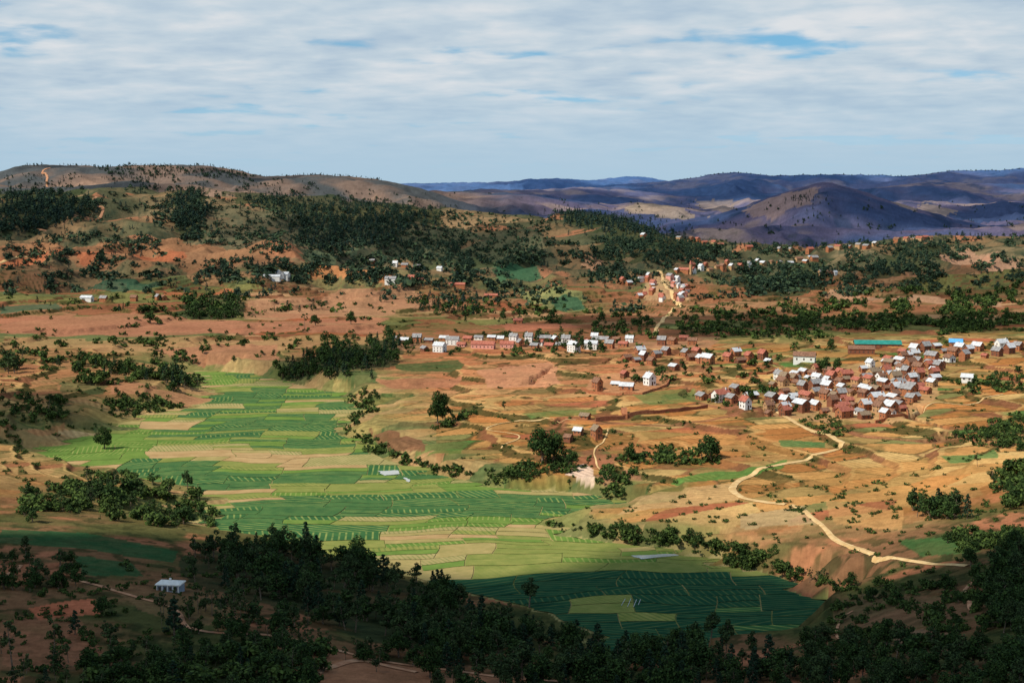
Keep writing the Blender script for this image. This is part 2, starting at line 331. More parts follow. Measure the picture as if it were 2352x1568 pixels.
def tag(o, label=None, cat=None, group=None, kind=None):
    if label: o['label'] = label
    if cat: o['category'] = cat
    if group: o['group'] = group
    if kind: o['kind'] = kind
    return o
def fastmesh(name, verts, faces, mats=(), smooth=False, matidx=None):
    me = bpy.data.meshes.new(name); faces = np.asarray(faces, np.int32); k = faces.shape[1]; n = len(faces)
    me.vertices.add(len(verts)); me.vertices.foreach_set('co', np.asarray(verts, np.float32).ravel())
    me.loops.add(n*k); me.loops.foreach_set('vertex_index', faces.ravel())
    me.polygons.add(n); me.polygons.foreach_set('loop_start', np.arange(0, n*k, k, dtype=np.int32))
    me.polygons.foreach_set('loop_total', np.full(n, k, np.int32))
    for m in mats: me.materials.append(m)
    if matidx is not None: me.polygons.foreach_set('material_index', np.asarray(matidx, np.int32))
    me.polygons.foreach_set('use_smooth', np.full(n, smooth))
    me.update(calc_edges=True); return me
def link(name, me, parent=None):
    o = bpy.data.objects.new(name, me); COL.objects.link(o)
    if parent: o.parent = parent
    return o

# ---------------------------------------------------------------- materials
def nodes(name):
    m = bpy.data.materials.new(name); m.use_nodes = True; nt = m.node_tree
    b = nt.nodes['Principled BSDF']; b.inputs['Roughness'].default_value = .9
    b.inputs['Specular IOR Level'].default_value = .1
    return m, nt, b
def N(nt, t, **k):
    n = nt.nodes.new(t)
    for a, v in k.items(): setattr(n, a, v)
    return n
def noise_mat(name, c1, c2, scale=1.0, rough=.9, bump=.0, spec=.1, metal=0, coord='Object', detail=4, island=0, lo=.35, hi=.65):
    m, nt, b = nodes(name); L = nt.links.new
    tc = N(nt, 'ShaderNodeTexCoord'); nz = N(nt, 'ShaderNodeTexNoise'); nz.inputs['Scale'].default_value = scale; nz.inputs['Detail'].default_value = detail
    L(tc.outputs[coord], nz.inputs['Vector'])
    cr = N(nt, 'ShaderNodeValToRGB'); cr.color_ramp.elements[0].position = lo; cr.color_ramp.elements[1].position = hi
    cr.color_ramp.elements[0].color = (*c1, 1); cr.color_ramp.elements[1].color = (*c2, 1)
    if island:
        g = N(nt, 'ShaderNodeNewGeometry'); mx = N(nt, 'ShaderNodeMath', operation='MULTIPLY_ADD')
        L(g.outputs['Random Per Island'], mx.inputs[0]); mx.inputs[1].default_value = island
        sb = N(nt, 'ShaderNodeMath', operation='SUBTRACT'); L(nz.outputs['Fac'], sb.inputs[0]); sb.inputs[1].default_value = island/2
        L(sb.outputs[0], mx.inputs[2]); L(mx.outputs[0], cr.inputs[0])
    else: L(nz.outputs['Fac'], cr.inputs[0])
    L(cr.outputs[0], b.inputs['Base Color']); b.inputs['Roughness'].default_value = rough; b.inputs['Specular IOR Level'].default_value = spec; b.inputs['Metallic'].default_value = metal
    if bump:
        bp = N(nt, 'ShaderNodeBump'); bp.inputs['Strength'].default_value = bump; L(nz.outputs['Fac'], bp.inputs['Height']); L(bp.outputs[0], b.inputs['Normal'])
    return m
gm, nt, b = nodes('ground_soil'); L = nt.links.new
at_ = N(nt, 'ShaderNodeAttribute', attribute_name='Col'); tc = N(nt, 'ShaderNodeTexCoord')
n1 = N(nt, 'ShaderNodeTexNoise'); n1.inputs['Scale'].default_value = .35; n1.inputs['Detail'].default_value = 6; n1.inputs['Roughness'].default_value = .65
n2 = N(nt, 'ShaderNodeTexNoise'); n2.inputs['Scale'].default_value = .03; n2.inputs['Detail'].default_value = 7; n2.inputs['Roughness'].default_value = .6
L(tc.outputs['Object'], n1.inputs['Vector']); L(tc.outputs['Object'], n2.inputs['Vector'])
r1 = N(nt, 'ShaderNodeMapRange'); r1.inputs[1].default_value = .3; r1.inputs[2].default_value = .7; r1.inputs[3].default_value = .74; r1.inputs[4].default_value = 1.18
r2 = N(nt, 'ShaderNodeMapRange'); r2.inputs[1].default_value = .3; r2.inputs[2].default_value = .7; r2.inputs[3].default_value = .80; r2.inputs[4].default_value = 1.12
L(n1.outputs['Fac'], r1.inputs[0]); L(n2.outputs['Fac'], r2.inputs[0])
mm = N(nt, 'ShaderNodeMath', operation='MULTIPLY'); L(r1.outputs[0], mm.inputs[0]); L(r2.outputs[0], mm.inputs[1])
fa_n = N(nt, 'ShaderNodeAttribute', attribute_name='Furrow'); dt = N(nt, 'ShaderNodeVectorMath', operation='DOT_PRODUCT'); L(tc.outputs['Object'], dt.inputs[0]); L(fa_n.outputs['Vector'], dt.inputs[1])
sn = N(nt, 'ShaderNodeMath', operation='SINE'); L(dt.outputs['Value'], sn.inputs[0])
fm_ = N(nt, 'ShaderNodeMath', operation='MULTIPLY'); L(sn.outputs[0], fm_.inputs[0]); L(fa_n.outputs['Alpha'], fm_.inputs[1])
f1_ = N(nt, 'ShaderNodeMath', operation='ADD'); L(fm_.outputs[0], f1_.inputs[0]); f1_.inputs[1].default_value = 1.0
m2_ = N(nt, 'ShaderNodeMath', operation='MULTIPLY'); L(mm.outputs[0], m2_.inputs[0]); L(f1_.outputs[0], m2_.inputs[1])
vm = N(nt, 'ShaderNodeVectorMath', operation='SCALE'); L(at_.outputs['Color'], vm.inputs[0]); L(m2_.outputs[0], vm.inputs['Scale'])
L(vm.outputs[0], b.inputs['Base Color'])
bp = N(nt, 'ShaderNodeBump'); bp.inputs['Strength'].default_value = .55; bp.inputs['Distance'].default_value = .7; L(n1.outputs['Fac'], bp.inputs['Height']); L(bp.outputs[0], b.inputs['Normal'])
b.inputs['Roughness'].default_value = 1; b.inputs['Specular IOR Level'].default_value = 0

idx = np.arange(NR*NC).reshape(NR, NC)
q = np.stack([idx[:-1, :-1], idx[:-1, 1:], idx[1:, 1:], idx[1:, :-1]], -1).reshape(-1, 4)
gme = fastmesh('ground', np.stack([X, Y, Z], -1).reshape(-1, 3), q, [gm], True)
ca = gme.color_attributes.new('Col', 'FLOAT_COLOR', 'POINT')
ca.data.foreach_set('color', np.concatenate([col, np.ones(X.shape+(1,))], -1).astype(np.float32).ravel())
fa_ = .3+((vid*31) % 11)/11.0*1.3; fk = 2*math.pi/3.0
fmask = .15*sstep(480, 520, Y)*(1-sstep(760, 900, Y))*(SV > 2)*(((vid*17) % 5) > 1)
ca2 = gme.color_attributes.new('Furrow', 'FLOAT_COLOR', 'POINT')
ca2.data.foreach_set('color', np.stack([np.cos(fa_)*fk, np.sin(fa_)*fk, fa_*0, fmask], -1).astype(np.float32).ravel())
tag(link('ground', gme), 'rolling highland terrain of red soil, dry grass and far hills tinted purple for haze', 'ground', kind='structure')
print('ground', NR*NC, time.time()-T0)

# ---------------------------------------------------------------- roads and water
roadm = noise_mat('road_dirt', (.50, .31, .13), (.66, .46, .23), .4, bump=.2)
redm = noise_mat('red_dirt', (.38, .17, .09), (.52, .27, .15), .4, bump=.2)
def road(pts, w, m, name='dirt_road', label='dirt road'):
    W = [at(*p) for p in pts]; W = [np.array(p) for p in W if p]
    P_ = []
    for i in range(len(W)-1):
        p0 = W[max(i-1, 0)]; p1 = W[i]; p2 = W[i+1]; p3 = W[min(i+2, len(W)-1)]
        n = max(2, int(np.linalg.norm(p2[:2]-p1[:2])/2.5))
        for t in np.linspace(0, 1, n, endpoint=False):
            P_.append(.5*((2*p1)+(-p0+p2)*t+(2*p0-5*p1+4*p2-p3)*t*t+(-p0+3*p1-3*p2+p3)*t**3))
    P_ = np.array(P_)[:, :2]; P_[:, 0] += perlin(P_[:, 1]/25, P_[:, 0]/25, 5)*1.8
    d = np.gradient(P_, axis=0); d /= np.linalg.norm(d, axis=1)[:, None]+1e-9; nn = np.stack([-d[:, 1], d[:, 0]], -1)
    ar = np.arange(len(P_)); K = 5; V = []
    for k in range(K):
        ww = w*(1+.6*fbm(ar/5.0, ar*0.+.5+k*3.3, 3, 6)); ww = np.maximum(ww, w*.3)
        q_ = P_+nn*(ww*(k/(K-1)-.5))[:, None]; z = zg(q_[:, 0], q_[:, 1])
        V.append(np.stack([q_[:, 0], q_[:, 1], z], -1))
    V = np.array(V); zc = V[..., 2].max(axis=0); edge_ = np.abs(np.linspace(-1, 1, K))[:, None]
    V[..., 2] = V[..., 2]*(.5+.5*edge_)+zc*(.5-.5*edge_)+(.20-.12*edge_)+P_[:, 1]*.0002
    n = len(P_); ii = np.arange(K*n).reshape(K, n)
    qq = np.stack([ii[:-1, :-1], ii[1:, :-1], ii[1:, 1:], ii[:-1, 1:]], -1).reshape(-1, 4)
    o = link(name, fastmesh(name, V.reshape(-1, 3), qq, [m], True)); tag(o, label, 'road', kind='structure')
road([(1790, 940), (1812, 962), (1850, 982), (1893, 996), (1925, 1012), (1928, 1024), (1880, 1042), (1800, 1066), (1730, 1088), (1695, 1103), (1688, 1125), (1700, 1142), (1745, 1152), (1815, 1160)], 2.5, roadm, label='pale dirt road winding down from the large village')
road([(1815, 1160), (1855, 1178), (1885, 1205), (1910, 1230), (1940, 1252), (1990, 1268), (2050, 1282), (2120, 1292), (2230, 1300)], 2.0, roadm, label='pale dirt track running to the shaded slope on the right')
road([(1150, 1030), (1190, 1000), (1120, 985), (1180, 968), (1330, 965)], .8, roadm, 'footpath', 'thin pale footpath across the ochre fields')
road([(1510, 622), (1522, 640), (1530, 660), (1548, 682), (1562, 698), (1540, 718), (1515, 745), (1505, 765)], 3.2, roadm, label='pale road running downhill through the hillside hamlet')
road([(85, 528), (150, 512), (205, 500), (238, 483), (215, 468), (222, 452)], 4, redm, label='red track winding up the left hill')
road([(100, 430), (108, 410), (98, 398), (115, 386)], 5, redm, label='red track high on the far left hill')
road([(0, 1345), (15, 1318), (45, 1296)], 1.4, redm, 'footpath', 'red path at the left edge')
road([(160, 1330), (230, 1346), (320, 1372), (400, 1402), (440, 1440), (520, 1455), (640, 1462), (760, 1490), (850, 1512), (1000, 1535), (1150, 1556), (1300, 1566)], 1.4, redm, label='rutted red dirt track through the shaded foreground')
road([(700, 1566), (770, 1535), (850, 1520), (980, 1548)], 2.0, redm, label='red dirt track branching at the bottom edge')
road([(2240, 1400), (2215, 1370), (2235, 1340), (2262, 1322)], 1.1, redm, 'footpath', 'red path on the dark slope at right')
road([(1935, 1470), (1930, 1425), (1960, 1400)], .7, redm, 'footpath', 'thin path at the edge of the dark crop fields')
road([(0, 605), (60, 590), (110, 578)], 2.6, roadm, label='pale road at the far left edge')
road([(2095, 950), (2150, 925), (2220, 930), (2300, 905)], 1.1, roadm, 'footpath', 'pale footpath leaving the large village to the right')
road([(1400, 1100), (1360, 1040), (1385, 1015), (1400, 985)], .7, roadm, 'footpath', 'pale footpath up to the lone brick house')

wm, nt, b = nodes('pond_water'); b.inputs['Base Color'].default_value = (.50, .50, .45, 1); b.inputs['Roughness'].default_value = .15; b.inputs['Specular IOR Level'].default_value = .8
nz = N(nt, 'ShaderNodeTexNoise'); nz.inputs['Scale'].default_value = .6; bb = N(nt, 'ShaderNodeBump'); bb.inputs['Strength'].default_value = .05; nt.links.new(nz.outputs['Fac'], bb.inputs['Height']); nt.links.new(bb.outputs[0], b.inputs['Normal'])
def flat(pts, name, m, lab, z=None, cat='water'):
    W = [at(*p) for p in pts]; zz = max(w[2] for w in W)+.42 if z is None else z
    Wp = []; n = len(W)
    for i in range(n):
        a = np.array(W[i][:2]); c = np.array(W[(i+1) % n][:2])
        for t in (0, .25, .5, .75): Wp.append(a+(c-a)*t+rng.uniform(-.5, .5, 2))
    me = bpy.data.meshes.new(name); bm = bmesh.new()
    bm.faces.new([bm.verts.new((p[0], p[1], zz)) for p in Wp]); bmesh.ops.triangulate(bm, faces=bm.faces[:]); bm.to_mesh(me); bm.free(); me.materials.append(m)
    tag(link(name, me), lab, cat, kind='structure')
flat([(868, 1083), (914, 1081), (916, 1090), (882, 1093)], 'pond', wm, 'small pale pond beside the stream in the green fields', .35)
flat([(927, 1098), (937, 1099), (943, 1107), (937, 1108)], 'pond', wm, 'narrow pool just right of the small pale pond', .35)
flat([(1448, 1277), (1552, 1273), (1560, 1278), (1470, 1285)], 'pond', wm, 'long flooded plot shining white at the shadow edge', .35)

# ---------------------------------------------------------------- crop plots on the valley floor
def crop_mat(name, c1, c2, line, freq, wid, rot=0, amt=.8):
    m, nt, b = nodes(name); L = nt.links.new
    uv = N(nt, 'ShaderNodeUVMap'); mp = N(nt, 'ShaderNodeMapping'); mp.inputs['Rotation'].default_value = (0, 0, rot); L(uv.outputs[0], mp.inputs[0])
    nz = N(nt, 'ShaderNodeTexNoise'); nz.inputs['Scale'].default_value = .12; nz.inputs['Detail'].default_value = 8; nz.inputs['Roughness'].default_value = .65; L(mp.outputs[0], nz.inputs['Vector'])
    cr = N(nt, 'ShaderNodeValToRGB'); cr.color_ramp.elements[0].position = .36; cr.color_ramp.elements[1].position = .64
    cr.color_ramp.elements[0].color = (*c1, 1); cr.color_ramp.elements[1].color = (*c2, 1); L(nz.outputs['Fac'], cr.inputs[0])
    w = N(nt, 'ShaderNodeTexWave', wave_type='BANDS', bands_direction='Y', wave_profile='SIN'); w.inputs['Scale'].default_value = freq; w.inputs['Distortion'].default_value = 1.2; w.inputs['Detail'].default_value = 2; w.inputs['Detail Scale'].default_value = .2
    L(mp.outputs[0], w.inputs['Vector'])
    th = N(nt, 'ShaderNodeMapRange'); th.inputs[1].default_value = 1-wid; th.inputs[2].default_value = 1-wid+.2; L(w.outputs['Fac'], th.inputs[0])
    n3 = N(nt, 'ShaderNodeTexNoise'); n3.inputs['Scale'].default_value = .22; n3.inputs['Detail'].default_value = 5; L(mp.outputs[0], n3.inputs['Vector'])
    r3 = N(nt, 'ShaderNodeMapRange'); r3.inputs[1].default_value = .30; r3.inputs[2].default_value = .62; r3.inputs[3].default_value = .1; r3.inputs[4].default_value = amt; L(n3.outputs['Fac'], r3.inputs[0])
    ml = N(nt, 'ShaderNodeMath', operation='MULTIPLY'); L(th.outputs[0], ml.inputs[0]); L(r3.outputs[0], ml.inputs[1])
    mx = N(nt, 'ShaderNodeMix', data_type='RGBA'); L(ml.outputs[0], mx.inputs['Factor']); L(cr.outputs[0], mx.inputs['A']); mx.inputs['B'].default_value = (*line, 1)
    L(mx.outputs['Result'], b.inputs['Base Color']); b.inputs['Roughness'].default_value = 1; b.inputs['Specular IOR Level'].default_value = 0
    return m
LN = (.28, .31, .09)
crops = {
 'deep green': [crop_mat('crop_deep_%d' % i, (.030, .092, .035), (.055, .135, .045), LN, f_, .28, r_, a_) for i, (f_, r_, a_) in enumerate([(.16, 0, .75), (.12, .35, .85), (.22, -.3, .6), (.14, 1.3, .8), (.28, .1, .4)])],
 'bright green': [crop_mat('crop_bright_%d' % i, (.085, .16, .032), (.14, .22, .045), (.32, .32, .10), f_, .3, r_, a_) for i, (f_, r_, a_) in enumerate([(.22, .1, .6), (.16, 1.4, .7), (.27, .5, .4)])],
 'yellow green': [crop_mat('crop_yellow_%d' % i, (.18, .20, .05), (.27, .26, .075), (.08, .14, .035), f_, .38, r_, a_) for i, (f_, r_, a_) in enumerate([(.22, .1, .8), (.17, 1.2, .8), (.26, -.4, .7)])],
 'straw coloured': [crop_mat('crop_straw', (.29, .23, .085), (.42, .31, .13), (.17, .18, .06), .2, .35, 0, .8), crop_mat('crop_straw_b', (.27, .23, .09), (.38, .30, .13), (.14, .17, .05), .2, .35, 1.1, .85)],
 'bare tan': [crop_mat('crop_bare', (.36, .22, .10), (.47, .31, .15), (.25, .18, .075), .25, .4, .4, .7)],
 'shaded blue green': [crop_mat('crop_shaded_%d' % i, (.012, .055, .030), (.025, .082, .038), (.11, .15, .055), f_, .24, r_, a_) for i, (f_, r_, a_) in enumerate([(.16, 0.1, .8), (.12, -.3, .8), (.15, 1.3, .8)])]}  # last entry: deep green darkened, shade put into the crop colour
names = list(crops)
plots = []; yy = VY[0]-20
while yy < VY[-1]+20:
    dy = random.uniform(8, 17)*(1 if yy < 600 else 1.5); y1 = yy+dy
    x = -280.0+random.uniform(0, 20)
    while x < 260:
        x2 = x+random.uniform(10, 34)
        k = random.choice([1, 2, 2, 3, 3]) if dy > 12 else random.choice([1, 2, 2])
        for j in range(k): plots.append((yy+dy*j/k, yy+dy*(j+1)/k, x, x2))
        x = x2
    yy = y1
npl = 0
for pi_, (ya, yb, xa, xb) in enumerate(plots):
    NXp, NYp = 10, 4; g = .16
    uu = np.linspace(xa+g, xb-g, NXp+1); vv = np.linspace(ya+g, yb-g, NYp+1)
    gx_, gy_ = np.meshgrid(uu, vv)
    wxp = gx_+9*perlin(gx_/60, gy_/50, 51)+3*perlin(gx_/22, gy_/22, 52); wyp = gy_+10*perlin(gx_/55, gy_/60, 53)+2.5*perlin(gx_/18, gy_/20, 54)+gx_*.10
    yc_ = np.clip(wyp, VY[0]+.4, VY[-1]-.4); Lx = np.interp(yc_, VY, VL)+.3; Rx = np.interp(yc_, VY, VR)-.3
    xc_ = np.clip(wxp, Lx, Rx)
    ii = np.arange(gx_.size).reshape(gx_.shape)
    qd = np.stack([ii[:-1, :-1], ii[:-1, 1:], ii[1:, 1:], ii[1:, :-1]], -1).reshape(-1, 4)
    fx = xc_.ravel()[qd]; fyv = yc_.ravel()[qd]
    ar_ = .5*np.abs((fx[:, 2]-fx[:, 0])*(fyv[:, 3]-fyv[:, 1])-(fx[:, 3]-fx[:, 1])*(fyv[:, 2]-fyv[:, 0]))
    full = (uu[1]-uu[0])*(vv[1]-vv[0])
    moved = np.hypot(xc_-wxp, yc_-wyp).ravel()[qd].min(axis=1)
    qd = qd[(ar_ > .12*full) & (moved < .01)]
    if len(qd) < 8: continue
    used, inv = np.unique(qd, return_inverse=True); qq = inv.reshape(-1, 4)
    V = np.stack([xc_.ravel()[used], yc_.ravel()[used], np.full(len(used), .16+.02*(pi_ % 5))], -1)
    cx, cy = V[:, 0].mean(), V[:, 1].mean()
    n = float(fbm(np.array([cx/55]), np.array([cy/45]), 2, 77)[0])+random.uniform(-.28, .28)
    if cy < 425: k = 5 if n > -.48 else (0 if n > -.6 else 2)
    elif cy < 470: k = 2 if n > -.2 else (1 if n > -.4 else 3)
    else: k = 0 if n > .10 else 1 if n > -.04 else 2 if n > -.24 else 3 if n > -.42 else 4
    if cx < -170 and k == 0: k = 1
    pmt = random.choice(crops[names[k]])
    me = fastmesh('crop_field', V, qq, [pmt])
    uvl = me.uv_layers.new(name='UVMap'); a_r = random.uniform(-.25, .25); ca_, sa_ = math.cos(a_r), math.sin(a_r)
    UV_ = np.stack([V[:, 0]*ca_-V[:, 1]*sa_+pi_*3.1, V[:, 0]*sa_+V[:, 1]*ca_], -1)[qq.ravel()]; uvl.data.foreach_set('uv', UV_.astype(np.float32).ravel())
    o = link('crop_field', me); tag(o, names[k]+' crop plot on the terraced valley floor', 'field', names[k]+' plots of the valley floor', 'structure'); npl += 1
print('plots', npl, time.time()-T0)
cover = noise_mat('white_cover', (.45, .47, .46), (.62, .63, .62), 1)
for i, (p0, p1) in enumerate([((1427, 1392), (1436, 1376)), ((1441, 1395), (1449, 1376)), ((1455, 1395), (1462, 1378)), ((1466, 1390), (1471, 1378))]):
    a = at(*p0); c = at(*p1); d = np.array([c[0]-a[0], c[1]-a[1]]); L_ = np.linalg.norm(d); d /= L_; nn = np.array([-d[1], d[0]])*.09
    V = []
    for t in np.linspace(0, L_, 8):
        for s_, h_ in ((-1, .24), (-.6, .32), (0, .36), (.6, .32), (1, .24)):
            V.append((a[0]+d[0]*t+nn[0]*s_, a[1]+d[1]*t+nn[1]*s_, h_))
    ii = np.arange(len(V)).reshape(8, 5); qq = np.stack([ii[:-1, :-1], ii[:-1, 1:], ii[1:, 1:], ii[1:, :-1]], -1).reshape(-1, 4)
    od = ['first', 'second', 'third', 'fourth'][i]
    tag(link('row_cover', fastmesh('row_cover', V, qq, [cover])), f'white crop row cover, {od} from left in the dark green field', 'row cover', 'white row covers on the dark fields')

# ---------------------------------------------------------------- trees
leafs = {
 'eucalyptus_tree': noise_mat('leaf_eucalyptus', (.016, .031, .011), (.058, .09, .03), .35, island=.5),
 'broad_tree': noise_mat('leaf_broad', (.013, .030, .009), (.050, .088, .022), .35, island=.5),
 'pine_tree': noise_mat('leaf_pine', (.010, .025, .014), (.030, .060, .030), .35, island=.5),
 'thin_tree': noise_mat('leaf_thin', (.03, .045, .016), (.08, .105, .036), .35, island=.5),
 'bush': noise_mat('leaf_bush', (.022, .040, .011), (.075, .115, .026), .35, island=.5)}
leaf_far = {k: noise_mat('leaf_hazed_'+k, c1, c2, .35, island=.5) for k, c1, c2 in [('eucalyptus_tree', (.018, .038, .028), (.048, .080, .050)), ('broad_tree', (.016, .036, .025), (.044, .075, .043)), ('pine_tree', (.012, .030, .028), (.030, .060, .050)), ('thin_tree', (.03, .05, .03), (.07, .10, .05)), ('bush', (.025, .044, .028), (.058, .09, .043))]}  # distant foliage: haze mixed into bluer leaf colours
bark = noise_mat('bark', (.10, .07, .05), (.24, .18, .13), 2)
def tube(V, Fc, p0, p1, r0, r1, n=6):
    p0 = np.array(p0, float); p1 = np.array(p1, float); d = p1-p0; d /= np.linalg.norm(d)+1e-9
    a = np.cross(d, [0, 0, 1.0] if abs(d[2]) < .9 else [1.0, 0, 0]); a /= np.linalg.norm(a); c = np.cross(d, a); b0 = len(V)
    for p, r in ((p0, r0), (p1, r1)):
        for k in range(n):
            t = 2*math.pi*k/n; V.append(tuple(p+a*math.cos(t)*r+c*math.sin(t)*r))
    for k in range(n): Fc.append((b0+k, b0+(k+1) % n, b0+n+(k+1) % n, b0+n+k))
def leafquads(R, cen, rad, n, size, flatz=.8):
    d = R.normal(size=(n, 3)); d /= np.linalg.norm(d, axis=1)[:, None]
    r = R.uniform(.35, 1.12, n)**.6
    p = np.array(cen)+d*r[:, None]*rad*np.array([1, 1, flatz])
    nrm = d+R.normal(size=(n, 3))*.7+np.array([0, 0, .5]); nrm /= np.linalg.norm(nrm, axis=1)[:, None]
    a = np.cross(nrm, R.normal(size=(n, 3))); a /= np.linalg.norm(a, axis=1)[:, None]; c = np.cross(nrm, a)
    s = size*R.uniform(.6, 1.3, (n, 1)); s2 = s*R.uniform(.5, .9, (n, 1))
    return np.stack([p-a*s-c*s2*.3, p+c*s2-a*s*.1, p+a*s+c*s2*.2, p-c*s2+a*s*.2], 1).reshape(-1, 3)
def design(kind, seed, dens=1.0, lsz=1.0):
    R = np.random.default_rng(seed); V = []; Fc = []; clumps = []
    if kind == 'eucalyptus_tree':
        h = 10.; lean = R.normal(size=2)*.7; top = np.array([lean[0], lean[1], h*.8])
        m1 = np.array([lean[0]*.2, lean[1]*.5, h*.3]); tube(V, Fc, (0, 0, -.6), m1, .24, .17); tube(V, Fc, m1, top, .17, .06)
        for k in range(13):
            t = R.uniform(.0, 1); st = m1+(top-m1)*max(0, t-.2); an = R.uniform(0, 6.28); ln = R.uniform(.8, 2.8)*(1.15-t*.7)
            e = st+np.array([math.cos(an)*ln, math.sin(an)*ln, ln*.8]); tube(V, Fc, st, e, .08, .03, 4); clumps.append((e, R.uniform(.6, 1.3)))
        clumps.append((top+[0, 0, .8], .9))
    elif kind == 'broad_tree':
        h = 8.; m1 = np.array([R.normal()*.2, R.normal()*.2, h*.22]); tube(V, Fc, (0, 0, -.6), m1, .34, .26)
        for k in range(17):
            an = k*2.4+R.uniform(-.5, .5); el = R.uniform(-.15, 1.45); ln = R.uniform(1.8, 4.2)
            e = m1+np.array([math.cos(an)*math.cos(el)*ln*.8, math.sin(an)*math.cos(el)*ln*.8, math.sin(el)*ln*1.25+.5])
            tube(V, Fc, m1, e, .13, .04, 4); clumps.append((e, R.uniform(.7, 1.6)))
        clumps.append((m1+[0, 0, 2.4], 2.0))
    elif kind == 'pine_tree':
        h = 10.; tube(V, Fc, (0, 0, -.6), (0, 0, h*.95), .22, .04)
        for k in range(20):
            t = .16+.8*k/20; an = k*2.4; rr = (1-t)*2.5*R.uniform(.6, 1.2)+.25; z = h*t
            e = np.array([math.cos(an)*rr*.75, math.sin(an)*rr*.75, z]); tube(V, Fc, (0, 0, z-.2), e, .05, .02, 3); clumps.append((e, .4+.6*(1-t)))
        clumps.append((np.array([0, 0, h*.95]), .4))
    elif kind == 'thin_tree':
        h = 9.; lean = R.normal(size=2)*.6; top = np.array([lean[0], lean[1], h*.85]); tube(V, Fc, (0, 0, -.6), top, .15, .05)
        for k in range(8):
            t = R.uniform(.45, 1); st = top*t; an = R.uniform(0, 6.28); ln = R.uniform(.5, 1.6)
            e = st+np.array([math.cos(an)*ln, math.sin(an)*ln, ln*.7]); tube(V, Fc, st, e, .05, .02, 4); clumps.append((e, R.uniform(.4, .85)))
    else:
        for k in range(7):
            an = R.uniform(0, 6.28); ln = R.uniform(.1, 1.8); e = np.array([math.cos(an)*ln, math.sin(an)*ln, R.uniform(.2, 1.3)])
            tube(V, Fc, (0, 0, -.3), e, .05, .02, 3); clumps.append((e, R.uniform(.35, .85)))
    Q = []
    for c, rad in clumps:
        n = max(2, int(dens*(34*rad**2+14))); Q.append(leafquads(R, c, rad, n, .28*lsz*(0.8 if kind == 'bush' else 1)))
    Q = np.concatenate(Q)
    return np.array(V), np.array(Fc), Q
protos = {}
for kind in leafs:
    protos[kind] = []
    for s_ in range(6):
        V, Fc, Q = design(kind, 100+s_*7+len(kind), 1.5 if kind != 'bush' else 2.2, 1.0)
        tm_ = fastmesh(kind+'_trunk', V, Fc, [bark], True)
        cm_ = fastmesh(kind+'_crown', Q, np.arange(len(Q)).reshape(-1, 4), [leafs[kind]])
        protos[kind].append((tm_, cm_))
TREES = []   # px,py,kind,h,region,notable
E, Bk, Pn, Tn, Bu = 'eucalyptus_tree', 'broad_tree', 'pine_tree', 'thin_tree', 'bush'
def inp(x, y, poly):
    r = False; n = len(poly)
    for i in range(n):
        x1, y1 = poly[i]; x2, y2 = poly[(i+1) % n]
        if (y1 > y) != (y2 > y) and x < (x2-x1)*(y-y1)/(y2-y1)+x1: r = not r
    return r
def scatter(poly, n, kinds, h0, h1, region, clump=0, th=0, riser=False, jit=0):
    xs = np.array([p[0] for p in poly]); yy_ = np.array([p[1] for p in poly]); M = n*14+50
    px = rng.uniform(xs.min(), xs.max(), M); py = rng.uniform(yy_.min(), yy_.max(), M); ok = np.zeros(M, bool)
    for i in range(len(poly)):
        x1, y1 = poly[i]; x2, y2 = poly[(i+1) % len(poly)]
        if y1 == y2: continue
        ok ^= ((y1 > py) != (y2 > py)) & (px < (x2-x1)*(py-y1)/(y2-y1)+x1)
    if clump: ok &= fbm(px/clump, py/clump*2.6, 3, 33) > th
    if jit: px = px+rng.normal(size=M)*jit*rng.uniform(0, 1.6, M)**2; py = py+rng.normal(size=M)*jit*.4*rng.uniform(0, 1.6, M)**2
    c = 0
    for a, b_ in zip(px[ok], py[ok]):
        if c >= n: break
        if riser:
            p = at(a, b_)
            if p is None: continue
            j = min(np.searchsorted(ys, p[1]), NR-1); i = min(np.searchsorted(us, p[0]/(0.9937*p[1]+11)), NC-1)
            e_ = ved[j, i] < .06 if p[1] < 950 else ved2[j, i] < .035
            if not ((FR[j, i] > .80 and nB[j, i] > -.1) or e_ or GL[j, i] < .03) or SV[j, i] < 1: continue
        TREES.append((float(a), float(b_), random.choice(kinds), random.uniform(h0, h1)*random.uniform(.75, 1.2), region, False)); c += 1
def rect(a, b, c, d): return [(a, b), (c, b), (c, d), (a, d)]
W1 = 'the shaded wood below the fields'
scatter(W1P, 230, [E, E, Bk, Pn, E], 4, 9, W1, jit=22)
scatter([(1100, 1430), (1250, 1450), (1400, 1475), (1900, 1540), (1900, 1600), (1000, 1600), (900, 1500)], 230, [E, Bk, Pn, E], 3.5, 8.5, W1, jit=10)
scatter([(360, 1395), (560, 1400), (900, 1500), (900, 1540), (500, 1470), (380, 1430)], 70, [E, Tn, Bk, Tn], 3, 6.5, 'the slope beside the red track', jit=10)
scatter(rect(0, 1440, 700, 1600), 50, [E, Tn, Bk, Pn, Tn], 2.5, 6, 'the dark slope at bottom left')
scatter(rect(200, 1490, 760, 1600), 90, [E, Bk, Bu], 2.5, 5.5, 'the dark slope at bottom left')
scatter(rect(0, 1300, 700, 1600), 200, [Bu], .8, 2.0, 'the dark slope at bottom left')
scatter([(2240, 1330), (2352, 1270), (2370, 1500), (2280, 1440)], 60, [Bk, E], 5, 8, 'the dark grove on the right edge')
scatter(rect(1850, 1490, 2370, 1610), 110, [E, Bk, E], 3.5, 7.5, 'the dark bottom right corner')
scatter(rect(1920, 1340, 2300, 1500), 170, [Bu, Bu, Bu, Bk], 1.0, 3.2, 'the dark slope on the right', 60, -.1)
